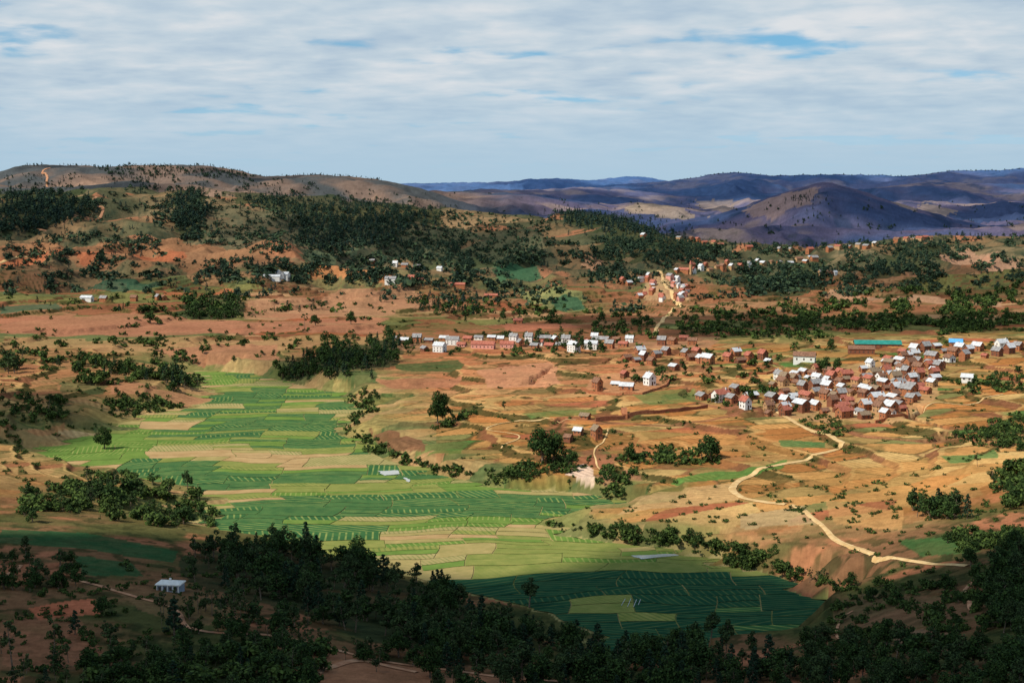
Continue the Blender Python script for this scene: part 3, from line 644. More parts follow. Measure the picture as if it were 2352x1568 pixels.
scatter([(0, 1280), (170, 1290), (180, 1345), (0, 1370)], 30, [E, Bk], 3, 5.5, 'the shaded clump at the left edge')
scatter([(30, 1150), (190, 1090), (330, 1095), (450, 1150), (480, 1190), (400, 1215), (250, 1190), (60, 1195)], 140, [Bk, E, Bu, E, Bu, Bu], 2, 5, 'the scrubby knoll left of the valley', jit=14)
scatter([(190, 1130), (320, 1130), (320, 1170), (200, 1170)], 24, [Bk, E], 5, 7.5, 'the scrubby knoll left of the valley', jit=10)
scatter(rect(380, 1180, 480, 1210), 14, [Bk, E], 4, 6, 'the scrubby knoll left of the valley')
scatter(rect(0, 825, 60, 860), 14, [E, Bk], 7, 11, 'the left edge beyond the dark fields')
scatter([(70, 850), (240, 825), (340, 850), (490, 885), (430, 900), (250, 870)], 90, [E, Bk, Pn, Bu], 3.5, 8, 'the belt above the far fields', jit=14)
scatter(rect(370, 860, 430, 895), 12, [E, Pn], 9, 12, 'the belt above the far fields')
scatter([(240, 905), (400, 915), (420, 940), (260, 965)], 70, [Bu, Bu, Bk], 2, 4, 'the scrub on the left bank', jit=10)
scatter([(0, 900), (160, 920), (160, 960), (0, 980)], 50, [Bu, Bk], 2, 4.5, 'the shaded terraces at the left')
scatter(HW['w8'], 220, [E, Pn, Bk], 4.5, 8.5, 'the dark wood before the roadside hamlet', jit=12)
scatter([(800, 905), (860, 880), (870, 950), (800, 985)], 44, [Bu, Bu, Bk], 1.5, 3.6, 'the stream bank', jit=8)
scatter([(770, 985), (830, 990), (960, 1060), (1080, 1078), (1230, 1085), (1220, 1100), (1000, 1090), (850, 1040)], 100, [Bu, Bu, Bu, Bk], 1.2, 3.2, 'the stream bank', jit=6)
scatter([(980, 1000), (1040, 975), (1100, 950), (1080, 945), (1000, 985)], 22, [Bu, Bk], 2, 4, 'the bank by the tall twin tree')
scatter([(1150, 1080), (1300, 1060), (1330, 1085), (1200, 1100)], 44, [Bu, Bk], 1.5, 4.2, 'the gully edge')
scatter([(1360, 1080), (1450, 1090), (1440, 1112), (1370, 1112)], 20, [Bu, Bk], 2, 4, 'the gully edge')
scatter([(1380, 1120), (1440, 1110), (1430, 1140), (1390, 1150)], 12, [Bu], 1.5, 3, 'the gully mouth')
scatter([(1420, 1060), (1500, 1035), (1660, 1040), (1650, 1068), (1480, 1070)], 70, [Bu, Bu, Bk], 1.5, 3.6, 'the scrub behind the gully', jit=10)
scatter([(1255, 1205), (1320, 1200), (1480, 1215), (1640, 1245), (1750, 1275), (1740, 1305), (1600, 1262), (1400, 1238), (1270, 1225)], 120, [Bu, Bu, Bk], 1.2, 3.2, 'the hedge on the near field edge', jit=6)
scatter(rect(1660, 1285, 1740, 1310), 16, [Bk, Bu], 2, 4.5, 'the hedge on the near field edge')
scatter([(1740, 1300), (1880, 1320), (1960, 1370), (1900, 1350)], 26, [Bu, Tn], 1.5, 3.6, 'the near bank on the right', jit=8)
scatter([(2090, 1170), (2240, 1160), (2245, 1190), (2110, 1195)], 22, [Pn, Bk, E], 5.5, 8.5, 'the small grove on the right hillside')
scatter([(2150, 1235), (2260, 1225), (2352, 1225), (2352, 1260), (2200, 1270)], 60, [Bu, Bk], 1.6, 4, 'the right hillside scrub')
scatter([(2300, 1100), (2352, 1080), (2360, 1170), (2320, 1170)], 22, [Bk, Bu], 3, 6, 'the right edge trees')
scatter([(1830, 960), (1900, 950), (1960, 985), (1930, 1010), (1860, 985)], 60, [Bu], 1.0, 2.2, 'the scrub below the large village', jit=8)
scatter([(2190, 1000), (2352, 960), (2352, 1035), (2250, 1030)], 90, [Bu, Bk], 1.6, 4.2, 'the scrub right of the large village', jit=10)
scatter([(2160, 880), (2352, 850), (2352, 900), (2200, 905)], 50, [Bu, Bk], 1.5, 4, 'the gardens right of the large village')
scatter([(1430, 830), (1780, 800), (1800, 840), (1700, 880), (1450, 880)], 50, [Bu, Bk], 2, 4.5, 'the gardens between the hamlets')
scatter([(1720, 870), (1780, 870), (1770, 940), (1620, 935)], 22, [Bk, Bu], 3, 5, 'the left side of the large village')
scatter([(1780, 850), (2150, 830), (2120, 930), (1800, 950)], 18, [Bk], 3, 4.5, 'the lanes of the large village')
scatter(rect(1160, 770, 1420, 812), 34, [Bk, E], 5, 8, 'the roadside hamlet')
scatter(rect(1140, 800, 1420, 820), 22, [Bu], 2, 3, 'the roadside hamlet')
scatter(HW['w9'], 120, [E, Bk], 6, 9, 'the square plantation in the left middle distance', jit=9)
scatter([(1000, 690), (1060, 650), (1290, 690), (1280, 740), (1100, 735)], 120, [Bk, E, Bu], 3.5, 7, 'x', jit=12)
scatter([(960, 690), (1100, 690), (1100, 725), (960, 715)], 60, [Bk, Pn], 5, 8, 'x', jit=10)
scatter([(1350, 720), (1480, 690), (1500, 740), (1500, 780), (1380, 775)], 80, [Bk, E, Bu], 3, 7, 'x', jit=10)
scatter([(1560, 710), (1800, 700), (1900, 740), (1880, 785), (1560, 770)], 240, [Bk, E, Bu], 3, 6, 'x', jit=12)
scatter([(1800, 690), (2300, 690), (2352, 740), (2200, 770), (1850, 750)], 380, [Bk, Bu, Bu], 3, 6, 'x', 90, -.1)
scatter(rect(0, 610, 1000, 720), 300, [Bk, E, Pn, Bu, Bu], 2.5, 8, 'x', 80, .18)
scatter(rect(0, 770, 800, 850), 60, [Bk, Bu], 2, 6, 'x', 80, .15)
scatter(rect(980, 830, 2352, 1200), 620, [Bu], .6, 1.5, 'x', 0, 0, True)
scatter(rect(1450, 1110, 2352, 1320), 260, [Bu], .6, 1.5, 'x', 0, 0, True)
scatter(rect(0, 780, 480, 1120), 300, [Bu], .8, 1.8, 'x', 0, 0, True)
scatter(rect(0, 600, 2352, 820), 900, [Bu, Bu, Bk], 1.4, 3.4, 'x', 0, 0, True)
for k_, n_, ks, a_, b_ in [('w0', 760, [Pn, E, Bk], 5, 10), ('w1', 380, [Pn, E, Bk], 5, 10), ('w2', 1400, [Pn, E, Bk], 4.5, 9), ('w3', 320, [Bk, E], 4, 7), ('w4', 460, [Pn, Pn, E], 6, 10), ('w5', 400, [Bk, E], 4, 8), ('w6', 220, [Bk, E], 4, 7), ('w7', 220, [Bk, Bu], 4, 7)]: scatter(HW[k_], n_, ks, a_, b_, 'x', jit=22)
scatter([(460, 470), (700, 470), (1270, 500), (1260, 590), (1000, 600), (600, 580), (450, 560)], 1200, [Bk, Bu, Bu, E], 2.5, 6.5, 'x', 70, -.25, jit=10)
scatter([(0, 450), (460, 440), (460, 560), (300, 600), (0, 600)], 480, [Bk, Bu, Pn, E], 3, 8, 'x', 70, .08)
scatter([(1230, 560), (1420, 545), (1600, 555), (1720, 585), (1560, 610), (1460, 660), (1330, 650), (1280, 600)], 450, [Bk, E, Bu], 3.5, 7, 'x', 80, -.05)
scatter([(1560, 545), (1900, 570), (2352, 540), (2352, 700), (1900, 680), (1600, 690)], 1200, [Bk, Bu, Bu, E], 2.5, 6, 'x', 80, .05)
scatter([(0, 520), (1260, 540), (1300, 690), (900, 660), (0, 640)], 900, [Bk, E, Bu, Bu, Pn], 2.5, 7, 'x', 90, .14)
scatter([(450, 600), (900, 590), (1100, 620), (1200, 660), (700, 660), (450, 640)], 420, [Bk, E, Bu], 3, 8, 'x', 60, .05)
scatter([(0, 400), (560, 400), (1000, 460), (1000, 480), (0, 450)], 500, [Bk, Pn], 4, 8, 'x', 60, .12)
scatter([(200, 378), (330, 378), (560, 395), (600, 410), (480, 408), (250, 400)], 320, [Pn, Bk], 5, 9, 'x')
scatter([(1820, 450), (1850, 448), (1860, 460), (1820, 462)], 50, [Pn], 5, 8, 'x', jit=14)
scatter([(1540, 545), (1720, 560), (1850, 566), (2150, 538), (2352, 540), (2352, 548), (1850, 578), (1600, 566)], 220, [Bk, E, Pn], 4, 8, 'x')
scatter([(1000, 440), (1700, 460), (2352, 460), (2352, 540), (1700, 540), (1400, 500)], 200, [Bk, Pn], 4, 8, 'x', 60, .2)
for px in np.arange(2, 880, 5.5):
    if float(perlin(np.array([px/60.]), np.array([1.3]), 3)[0]) > -.25:
        c = int(np.searchsorted(us, (px-CX)/F)); py = CMN[-1, c]
        TREES.append((px+random.uniform(-3, 3), py+random.uniform(.6, 2.5), random.choice([Pn, Bk, Tn, E]), random.uniform(4, 9), 'x', False))
for px in np.arange(1560, 2352, 9):
    c = int(np.searchsorted(us, (px-CX)/F)); py = CMN[-1, c]
    TREES.append((px+random.uniform(-4, 4), py+random.uniform(.6, 2.5), Bk, random.uniform(5, 9), 'x', False))
NOT = [
 (240, 1032, Bk, 11, 'rounded lone tree with bare trunk on the tan plot left of the valley'),
 (432, 1130, E, 9, 'tall open-crowned tree on the left knoll, nearest the green plots'),
 (1005, 972, Bk, 16, 'tall dark tree, left of the twin pair above the stream'),
 (1022, 968, Bk, 14, 'tall dark tree, right of the twin pair above the stream'),
 (1246, 1066, Bk, 16, 'largest dark tree beside the white eroded gully, left stem'),
 (1272, 1060, Bk, 13, 'dark tree joined on the right to the largest tree by the gully'),
 (1312, 1072, Bk, 8, 'smaller dark tree just left of the white eroded gully'),
 (1632, 1058, Bk, 11, 'broad dark tree standing alone above the orange terraces'),
 (1612, 1056, E, 9, 'slim dark tree touching the broad tree above the orange terraces'),
 (1448, 1058, Bk, 8, 'pale green tree right of the big gully trees'),
 (1895, 856, Bk, 9.5, 'large round dark tree behind the large village, left side'),
 (1922, 852, Bk, 8, 'round dark tree behind the large village, right neighbour of the largest'),
 (1910, 806, Bk, 8, 'round tree beside the white long house behind the village'),
 (1330, 812, E, 12, 'tall dark tree standing before the white houses of the roadside hamlet'),
 (806, 745, Bk, 10, 'round dark tree alone on the red plain, rightmost of four'),
 (725, 748, Bk, 9, 'dark tree on the red plain, third of four from left'),
 (700, 752, Tn, 11, 'slender tree on the red plain, second of four from left'),
 (346, 742, Bk, 10, 'dark bushy tree on the red plain, leftmost of four'),
 (740, 712, E, 9, 'small tree in the plain behind the row of four'),
 (110, 945, E, 9, 'dark upright tree on the shaded left terraces'),
 (400, 1458, Pn, 8, 'dark narrow conifer beside the red track, lower left'),
 (125, 1510, Tn, 8, 'thin bare-stemmed tree at bottom left'),
 (30, 1540, Tn, 10, 'tall thin tree at the bottom left edge'),
 (58, 1290, E, 7, 'tall thin-crowned tree on the left edge of the dark green field'),
 (200, 1545, Bk, 5, 'low dark round tree at the bottom left'),
 (235, 1415, Bk, 4.5, 'round bush-like tree right of the red plot'),
 (1005, 1372, Pn, 8, 'pointed dark conifer at the upper edge of the shaded wood'),
 (1215, 1395, E, 9, 'tallest tree rising over the shaded wood into the dark field'),
 (700, 1300, E, 9, 'tallest tree on the upper left edge of the shaded wood'),
 (820, 1320, Bk, 9, 'broad tree crown at the wood edge below the dry plots'),
 (880, 1335, Pn, 8, 'pointed tree where the wood meets the dry plots'),
 (1632, 1478, E, 8, 'feathery tree in front of the dark green field'),
 (1380, 1560, Pn, 8, 'pointed tree in the middle of the bottom edge'),
 (1200, 1560, E, 9, 'open-crowned tree left of centre at the bottom edge'),
 (1955, 1348, Bk, 4.5, 'leafy tree right of the dark green field corner'),
 (2170, 1360, Bk, 5, 'round tree on the dark right hillside'),
 (540, 1400, E, 7, 'open-crowned tree right of the white building'),
 (465, 812, Bk, 6, 'small round tree on the reddish field above the valley'),
 (1160, 942, E, 5, 'small lone tree on the orange fields'),
 (2285, 1118, E, 7, 'upright lone tree near the right edge of the ochre slope'),
 (2245, 1072, Tn, 6, 'thin tree by the green strip on the right'),
 (2230, 1300, Bk, 5, 'dark tree at the end of the pale track'),
]
for px, py, k, h, lab in NOT: TREES.append((px, py, k, h, lab, True))
recs = []
for (px, py, kind, h, reg, nt_) in TREES:
    p = at(px, py)
    if p is None: continue
    if not nt_ and vs(np.array([p[0]]), np.array([p[1]]))[0][0] < -1 and VY[0]+4 < p[1] < VY[-1]-4: continue
    if p[1] < 300 and not nt_: h *= .9
    recs.append([p, kind, h, reg, nt_, h/p[1], px])
vis = recs
tr = sorted([r_ for r_ in vis if r_[1] != 'bush' and not r_[4]], key=lambda a: -a[5]); bu = sorted([r_ for r_ in vis if r_[1] == 'bush'], key=lambda a: -a[5])
solo = [r_ for r_ in vis if r_[4]]
def inview(r_): return r_[3] != 'x'
ti = [r_ for r_ in tr if inview(r_)][:300-len(solo)]; ti_ids = set(map(id, ti)); bi = [r_ for r_ in bu if inview(r_)][:200]; bi_ids = set(map(id, bi))
rest = [r_ for r_ in tr if id(r_) not in ti_ids]; restb = [r_ for r_ in bu if id(r_) not in bi_ids]
print('trees', len(ti)+len(solo), 'bushes', len(bi), 'rest', len(rest), len(restb), time.time()-T0)
ORD = ['zeroth', 'first', 'second', 'third', 'fourth', 'fifth', 'sixth', 'seventh', 'eighth', 'ninth', 'tenth', 'eleventh', 'twelfth', 'thirteenth', 'fourteenth', 'fifteenth', 'sixteenth', 'seventeenth', 'eighteenth', 'nineteenth', 'twentieth']
KW = {E: 'open-crowned tree', Bk: 'broad dark tree', Pn: 'pointed conifer', Tn: 'slender tree', Bu: 'green bush'}
def place_tree(r_, label, group):
    p, kind, h = r_[0], r_[1], r_[2]
    base = {E: 10, Bk: 8, Pn: 10, Tn: 9, Bu: 2}[kind]; s = h/base
    t = bpy.data.objects.new(kind, None); COL.objects.link(t); t.empty_display_size = .5
    t.location = (p[0], p[1], p[2]); t.rotation_euler = (0, 0, random.uniform(0, 6.28)); w = s*random.uniform(.8, 1.2)
    if 'twin pair' in label: w = s*.55
    if 'largest tree' in label or 'largest dark tree' in label: w = s*.8
    t.scale = (w, w*random.uniform(.85, 1.15), s)
    tag(t, label, 'bush' if kind == Bu else 'tree', group)
    a, c = random.choice(protos[kind])
    link('stem' if kind == Bu else 'trunk', a, t); link('foliage' if kind == Bu else 'crown', c, t)
for r_ in solo: place_tree(r_, r_[3], None)
grp = {}
for r_ in ti+bi: grp.setdefault((r_[1], r_[3]), []).append(r_)
for (kind, reg), lst in grp.items():
    lst.sort(key=lambda a: a[6])
    for i, r_ in enumerate(lst):
        if len(lst) == 1: lab = f'{KW[kind]}, the only one in {reg}'
        elif len(lst) <= 20: lab = f'{KW[kind]}, {ORD[i+1]} such from left in {reg}'
        else: lab = f'{KW[kind]} among many in {reg}'
        place_tree(r_, lab, f'{KW[kind]}s in {reg}')
def merge(lst, name, label, cat):
    Vs, Fs, Mi = [], [], []; off = 0; mats = [bark]+[leafs[k] for k in leafs]+[leaf_far[k] for k in leafs]; mi = {k: 1+i for i, k in enumerate(leafs)}
    lod = {}
    for kind in leafs:
        for s_ in range(6):
            for lv, (dn, sz) in enumerate([(.9, 1.25), (.40, 1.8), (.12, 2.9)]):
                V, Fc, Q = design(kind, 300+s_, dn, sz)
                if lv == 2:
                    V = []; Fc = []; tube(V, Fc, (0, 0, -.6), (0, 0, 3 if kind != Bu else .5), .25, .15, 3); V = np.array(V); Fc = np.array(Fc)
                lod[(kind, s_, lv)] = (np.concatenate([V, Q]), np.concatenate([Fc, len(V)+np.arange(len(Q)).reshape(-1, 4)]), len(Fc))
    for r_ in lst:
        p, kind, h = r_[0], r_[1], r_[2]; base = {E: 10, Bk: 8, Pn: 10, Tn: 9, Bu: 2}[kind]; s = h/base
        V, Fq, nt2 = lod[(kind, random.randrange(6), 0 if p[1] < 480 else 1 if p[1] < 1150 else 2)]
        a = random.uniform(0, 6.28); sw = s*random.uniform(.75, 1.35); c_, s_ = math.cos(a)*sw, math.sin(a)*sw
        W = np.stack([V[:, 0]*c_-V[:, 1]*s_+p[0], V[:, 0]*s_+V[:, 1]*c_+p[1], V[:, 2]*s+p[2]], -1)
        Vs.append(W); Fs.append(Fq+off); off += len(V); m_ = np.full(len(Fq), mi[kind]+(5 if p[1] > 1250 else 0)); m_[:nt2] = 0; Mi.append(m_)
    me = fastmesh(name, np.concatenate(Vs), np.concatenate(Fs), mats, False, np.concatenate(Mi)); print(name, len(me.polygons))
    tag(link(name, me), label, cat, kind='stuff')
merge(rest, 'distant_trees', 'distant woods and scattered trees over the hills and plains', 'trees')
merge(restb, 'distant_scrub', 'low scrub scattered over the far fields and hillsides', 'scrub')

# ---------------------------------------------------------------- houses
walls = {'orange brick': noise_mat('brick_orange', (.29, .105, .05), (.40, .165, .08), 1.2), 'dark brick': noise_mat('brick_dark', (.17, .065, .038), (.25, .10, .055), 1.2),
         'ochre earth': noise_mat('earth_ochre', (.38, .22, .11), (.48, .29, .15), 1.0), 'white plastered': noise_mat('plaster_white', (.66, .64, .60), (.78, .76, .72), .8), 'pink plastered': noise_mat('plaster_pink', (.55, .25, .20), (.65, .33, .27), .8)}
roofs = {'bright tin': noise_mat('tin_bright', (.42, .43, .45), (.62, .63, .65), .7, rough=.6, spec=.4), 'grey tin': noise_mat('tin_grey', (.19, .18, .18), (.31, .30, .30), .7, rough=.7, spec=.2),
         'brown tile': noise_mat('tile_brown', (.15, .075, .05), (.26, .14, .09), 1.1), 'rusty red': noise_mat('tin_rust', (.28, .085, .06), (.42, .15, .10), .8, rough=.7),
         'thatched': noise_mat('thatch', (.17, .12, .08), (.29, .21, .14), 1.5), 'teal green': noise_mat('tin_teal', (.02, .18, .15), (.04, .26, .22), .4, rough=.6), 'blue tin': noise_mat('tin_blue', (.08, .30, .6), (.14, .42, .75), .6)}
doorm = noise_mat('wood_door', (.06, .035, .02), (.12, .07, .04), 3); winm = noise_mat('shutter_wood', (.05, .04, .035), (.11, .08, .06), 3)
bluem = noise_mat('blue_grey_paint', (.20, .24, .30), (.28, .33, .40), 2)
def boxm(x0, x1, y0, y1, z0, z1, V, Fc):
    b0 = len(V); V += [(x0, y0, z0), (x1, y0, z0), (x1, y1, z0), (x0, y1, z0), (x0, y0, z1), (x1, y0, z1), (x1, y1, z1), (x0, y1, z1)]
    Fc += [(b0, b0+3, b0+2, b0+1), (b0+4, b0+5, b0+6, b0+7), (b0, b0+1, b0+5, b0+4), (b0+1, b0+2, b0+6, b0+5), (b0+2, b0+3, b0+7, b0+6), (b0+3, b0, b0+4, b0+7)]
def pm(name, V, Fc, m):
    me = bpy.data.meshes.new(name); me.from_pydata(V, [], Fc); me.materials.append(m); return me
DIM = {'tall': (4.4, 6.0, 4.2, 2.2), 'low': (4.6, 6.4, 2.7, 1.6), 'long': (5.5, 12, 3.2, 1.8), 'hut': (3.4, 4.2, 2.2, 1.3), 'hall': (9, 28, 2.9, 2.1), 'big': (6.5, 10, 5.4, 2.3), 'school': (6, 20, 3.4, 1.9), 'wide': (5.2, 8.5, 4.6, 2.2)}
hcache = {}
def house_parts(dim, wl, rf):
    key = (dim, wl, rf)
    if key in hcache: return hcache[key]
    w, l, h, r_ = DIM[dim]; a = w/2; b_ = l/2; out = []
    V = []; Fc = []; zb = -1.2 if dim == 'hall' else -2
    for y in (-b_, b_): V += [(-a, y, zb), (a, y, zb), (a, y, h), (0, y, h+r_), (-a, y, h)]
    Fc = [(0, 1, 2, 3, 4), (9, 8, 7, 6, 5), (1, 6, 7, 2), (0, 4, 9, 5), (2, 7, 8, 3), (4, 3, 8, 9)]
    out.append(('wall', pm('wall', V, Fc, walls[wl]), None))
    ov = .45; k = r_/a; V = []; Fc = []; t = .14
    for s_ in (-1, 1):
        b0 = len(V); ex = s_*(a+ov); ez = h-ov*k+.06; rz = h+r_+.06
        for y in (-b_-ov, b_+ov): V += [(0, y, rz), (ex, y, ez), (ex, y, ez+t), (0, y, rz+t)]
        Fc += [(b0, b0+1, b0+2, b0+3), (b0+7, b0+6, b0+5, b0+4), (b0+3, b0+2, b0+6, b0+7), (b0, b0+4, b0+5, b0+1), (b0+1, b0+5, b0+6, b0+2)]
    out.append(('roof', pm('roof', V, Fc, roofs[rf]), None))
    V = []; Fc = []; boxm(-.5-.4*(w > 5), .4, -b_-.06, -b_+.03, -.1, 2.0, V, Fc); out.append(('door', pm('door', V, Fc, doorm), None))
    def win(x0, x1, y0, y1, z0, z1):
        V = []; Fc = []; boxm(x0, x1, y0, y1, z0, z1, V, Fc); out.append(('window', pm('window', V, Fc, winm), None))
    if h > 4: win(-.45, .45, -b_-.05, -b_+.03, 3.1, 4.2)
    if h > 2.5: win(a-1.25, a-.45, -b_-.05, -b_+.03, .9, 1.9)
    n = max(2, int(l/3.2))
    for s_ in (-1, 1):
        for i in range(n):
            y = -b_+l*(i+.5)/n
            x0, x1 = (a-.03, a+.05) if s_ > 0 else (-a-.05, -a+.03)
            win(x0, x1, y-.42, y+.42, .9, 2.0)
            if h > 4 and dim != 'hall': win(x0, x1, y-.4, y+.4, 2.9, 3.9)
    if dim in ('tall', 'big', 'wide'):
        V = []; Fc = []; boxm(.5, 1.0, b_-1.6, b_-1.0, h+r_*.4, h+r_+.7, V, Fc); out.append(('chimney', pm('chimney', V, Fc, walls[wl]), 'roof'))
    hcache[key] = out; return out
HOUSES = []
def house(px, py, dim, wl, rf, rot, reg, sc=1.0, lab=None):
    p = at(px, py)
    if p is None: return
    parts = house_parts(dim, wl, rf)
    nm = 'white_house' if 'white' in wl else ('brick_house' if 'brick' in wl else ('earth_house' if 'earth' in wl else 'plastered_house'))
    if dim == 'hut': nm = 'hut'
    if dim == 'hall': nm = 'hall'
    t = bpy.data.objects.new(nm, None); COL.objects.link(t); t.location = p; t.rotation_euler = (0, 0, math.radians(rot)); t.scale = (sc*random.uniform(.88, 1.12), sc*random.uniform(.85, 1.2), sc*random.uniform(.85, 1.15))
    small = p[1] > 1150; roof_o = None
    for n_, me, par in parts:
        if small and n_ in ('window', 'chimney'): continue
        o = link(n_, me, roof_o if par == 'roof' else t)
        if n_ == 'roof': roof_o = o
    HOUSES.append([t, wl, rf, dim, reg, px, py, lab, p])
    return p
WL = ['orange brick', 'orange brick', 'orange brick', 'dark brick', 'dark brick', 'ochre earth', 'orange brick', 'orange brick', 'dark brick', 'white plastered']
RF = ['bright tin', 'grey tin', 'brown tile', 'brown tile', 'thatched', 'rusty red', 'bright tin', 'grey tin', 'bright tin', 'brown tile', 'rusty red']
def rnd_house(px, py, reg, rot=None, dims=('tall', 'tall', 'low', 'tall', 'low', 'wide', 'hut'), wl=None, rf=None, sc=1.0):
    rot = rot if rot is not None else random.choice([28, 28, 28, 118, -62])+random.uniform(-9, 9)
    house(px, py, random.choice(dims), wl or random.choice(WL), rf or random.choice(RF), rot, reg, sc)
VP = [(1752, 955), (1760, 925), (1795, 905), (1772, 885), (1790, 862), (1860, 850), (1930, 858), (1990, 838), (2080, 820), (2150, 828), (2165, 850), (2130, 905), (2100, 925), (2060, 955), (2000, 972), (1940, 960), (1850, 945), (1790, 958)]
pts_ = []; tries = 0
while tries < 8000 and len(pts_) < 136:
    tries += 1; px = random.uniform(1745, 2170); py = random.uniform(822, 972)
    if not inp(px, py, VP): continue
    p = at(px, py)
    if all((p[0]-q_[0])**2+((p[1]-q_[1])*.8)**2 > 5.8**2 for q_ in pts_):
        pts_.append(p); rnd_house(px, py, "the big village's near half" if py > 898 else "the big village's rear half", sc=.80)
for px, py in [(1612, 918), (1640, 915), (1655, 922), (1680, 925), (1712, 938), (1690, 900), (1668, 905), (1725, 915)]: rnd_house(px, py, "the big village's left row", sc=.85)
R1 = 'the roadside hamlet'
for px, py, d, w, r__, ro in [(905, 782, 'low', 'ochre earth', 'grey tin', 60), (930, 788, 'low', 'dark brick', 'bright tin', 70), (958, 786, 'tall', 'orange brick', 'grey tin', 80), (985, 786, 'low', 'dark brick', 'grey tin', 70), (1010, 808, 'big', 'white plastered', 'bright tin', 62), (1040, 792, 'big', 'white plastered', 'grey tin', 75),
    (975, 806, 'low', 'dark brick', 'grey tin', 30), (1075, 784, 'low', 'orange brick', 'rusty red', 70), (1100, 780, 'low', 'white plastered', 'grey tin', 75), (1110, 800, 'school', 'pink plastered', 'rusty red', 80), (1165, 800, 'long', 'pink plastered', 'rusty red', 75), (1150, 786, 'tall', 'orange brick', 'bright tin', 75),
    (1180, 782, 'tall', 'white plastered', 'grey tin', 60), (1195, 797, 'tall', 'orange brick', 'grey tin', 20), (1215, 784, 'tall', 'white plastered', 'grey tin', 70), (1228, 800, 'low', 'orange brick', 'grey tin', 70), (1250, 784, 'long', 'dark brick', 'grey tin', 80), (1275, 790, 'tall', 'orange brick', 'bright tin', 20),
    (1318, 808, 'big', 'white plastered', 'bright tin', 40), (1358, 802, 'big', 'white plastered', 'bright tin', 70), (1300, 788, 'tall', 'white plastered', 'grey tin', 70), (1380, 788, 'long', 'ochre earth', 'grey tin', 70), (1400, 800, 'tall', 'orange brick', 'grey tin', 60), (1416, 784, 'low', 'orange brick', 'brown tile', 70), (1446, 786, 'tall', 'white plastered', 'bright tin', 80),
    (1060, 796, 'low', 'pink plastered', 'rusty red', 75), (1130, 780, 'low', 'orange brick', 'bright tin', 75), (1240, 792, 'low', 'white plastered', 'rusty red', 75), (1262, 800, 'low', 'orange brick', 'rusty red', 70), (1288, 800, 'low', 'orange brick', 'grey tin', 70), (1340, 790, 'low', 'orange brick', 'rusty red', 70), (1020, 782, 'low', 'orange brick', 'bright tin', 70), (1366, 782, 'tall', 'orange brick', 'bright tin', 70), (1432, 796, 'low', 'orange brick', 'rusty red', 70),
    (1520, 792, 'tall', 'dark brick', 'grey tin', 75), (1545, 790, 'tall', 'orange brick', 'brown tile', 30), (1590, 792, 'tall', 'orange brick', 'brown tile', 80), (1571, 782, 'low', 'dark brick', 'rusty red', 70)]:
    house(px, py, d, w, r__, ro+random.uniform(-6, 6), R1, .82)
R2 = 'the brick row between hamlets'
for px, py in [(1440, 828), (1462, 832), (1478, 826), (1496, 838), (1470, 815), (1548, 848), (1530, 815), (1590, 828), (1608, 832), (1600, 816), (1625, 836), (1575, 820), (1672, 830), (1700, 834), (1690, 818), (1720, 828), (1765, 836), (1752, 826), (1508, 822)]: rnd_house(px, py, R2, wl=random.choice(['orange brick', 'dark brick']), rf=random.choice(['brown tile', 'grey tin', 'rusty red', 'bright tin']), sc=.86)
house(1848, 830, 'long', 'white plastered', 'brown tile', 70, R2, 1.0, 'long white house with brown roof left of the round tree')
house(2015, 798, 'hall', 'dark brick', 'teal green', 84, R2, .95, 'long hall with a teal green roof behind the village')
house(1978, 812, 'school', 'dark brick', 'brown tile', 82, R2, .8, 'long brown roofed shed below the teal roofed hall')
R3 = 'the upper right houses'
for px, py in [(2075, 815), (2100, 812), (2125, 808), (2150, 800), (2168, 812), (2190, 818), (2205, 808), (2225, 812), (2245, 806), (2215, 824), (2180, 830), (2198, 798), (2262, 822), (2290, 818), (2318, 812), (2338, 804), (2300, 802)]: rnd_house(px, py, R3, sc=.88)
house(2195, 796, 'low', 'orange brick', 'blue tin', 75, R3, 1, 'brick house with a bright blue roof above the large village')
house(2222, 875, 'hut', 'white plastered', 'bright tin', 60, R3, 1.1, 'tiny white hut alone right of the large village')
R4 = 'the walled farm'
house(1372, 893, 'tall', 'orange brick', 'brown tile', 25, R4, .85); house(1440, 896, 'low', 'orange brick', 'bright tin', 70, R4, .9); house(1414, 888, 'hut', 'ochre earth', 'bright tin', 70, R4, .9); house(1492, 884, 'tall', 'white plastered', 'bright tin', 30, R4, 1.0); house(1435, 866, 'hut', 'dark brick', 'rusty red', 30, R4)
R5 = 'the open ochre fields'
house(1344, 962, 'hut', 'orange brick', 'thatched', 60, R5, .95, 'small brown house left of the long earth wall')
house(1328, 998, 'hut', 'orange brick', 'bright tin', 60, R5, .9, 'small hut with pale roof right of the largest tree')
house(1370, 1004, 'tall', 'orange brick', 'thatched', 25, R5, .8, 'narrow brick house alone on the slope above the gully')
house(1305, 1012, 'hut', 'dark brick', 'brown tile', 60, R5, .8, 'dark hut half hidden behind the largest tree')
house(2045, 948, 'tall', 'orange brick', 'bright tin', 25, "the big village's near half", .95, 'brick house on the right end of the village front row')
R6 = 'the pale road hamlet'
for i in range(34):
    px, py = random.uniform(1462, 1560), random.uniform(642, 694)
    if px > 1510+(py-640)*.55-14 and px < 1510+(py-640)*.75+16: px += 34
    rnd_house(px, py, R6, wl=random.choice(['orange brick', 'orange brick', 'white plastered', 'pink plastered']), rf=random.choice(['rusty red', 'bright tin', 'grey tin', 'rusty red']), sc=.85)
R7 = 'the church hamlet'
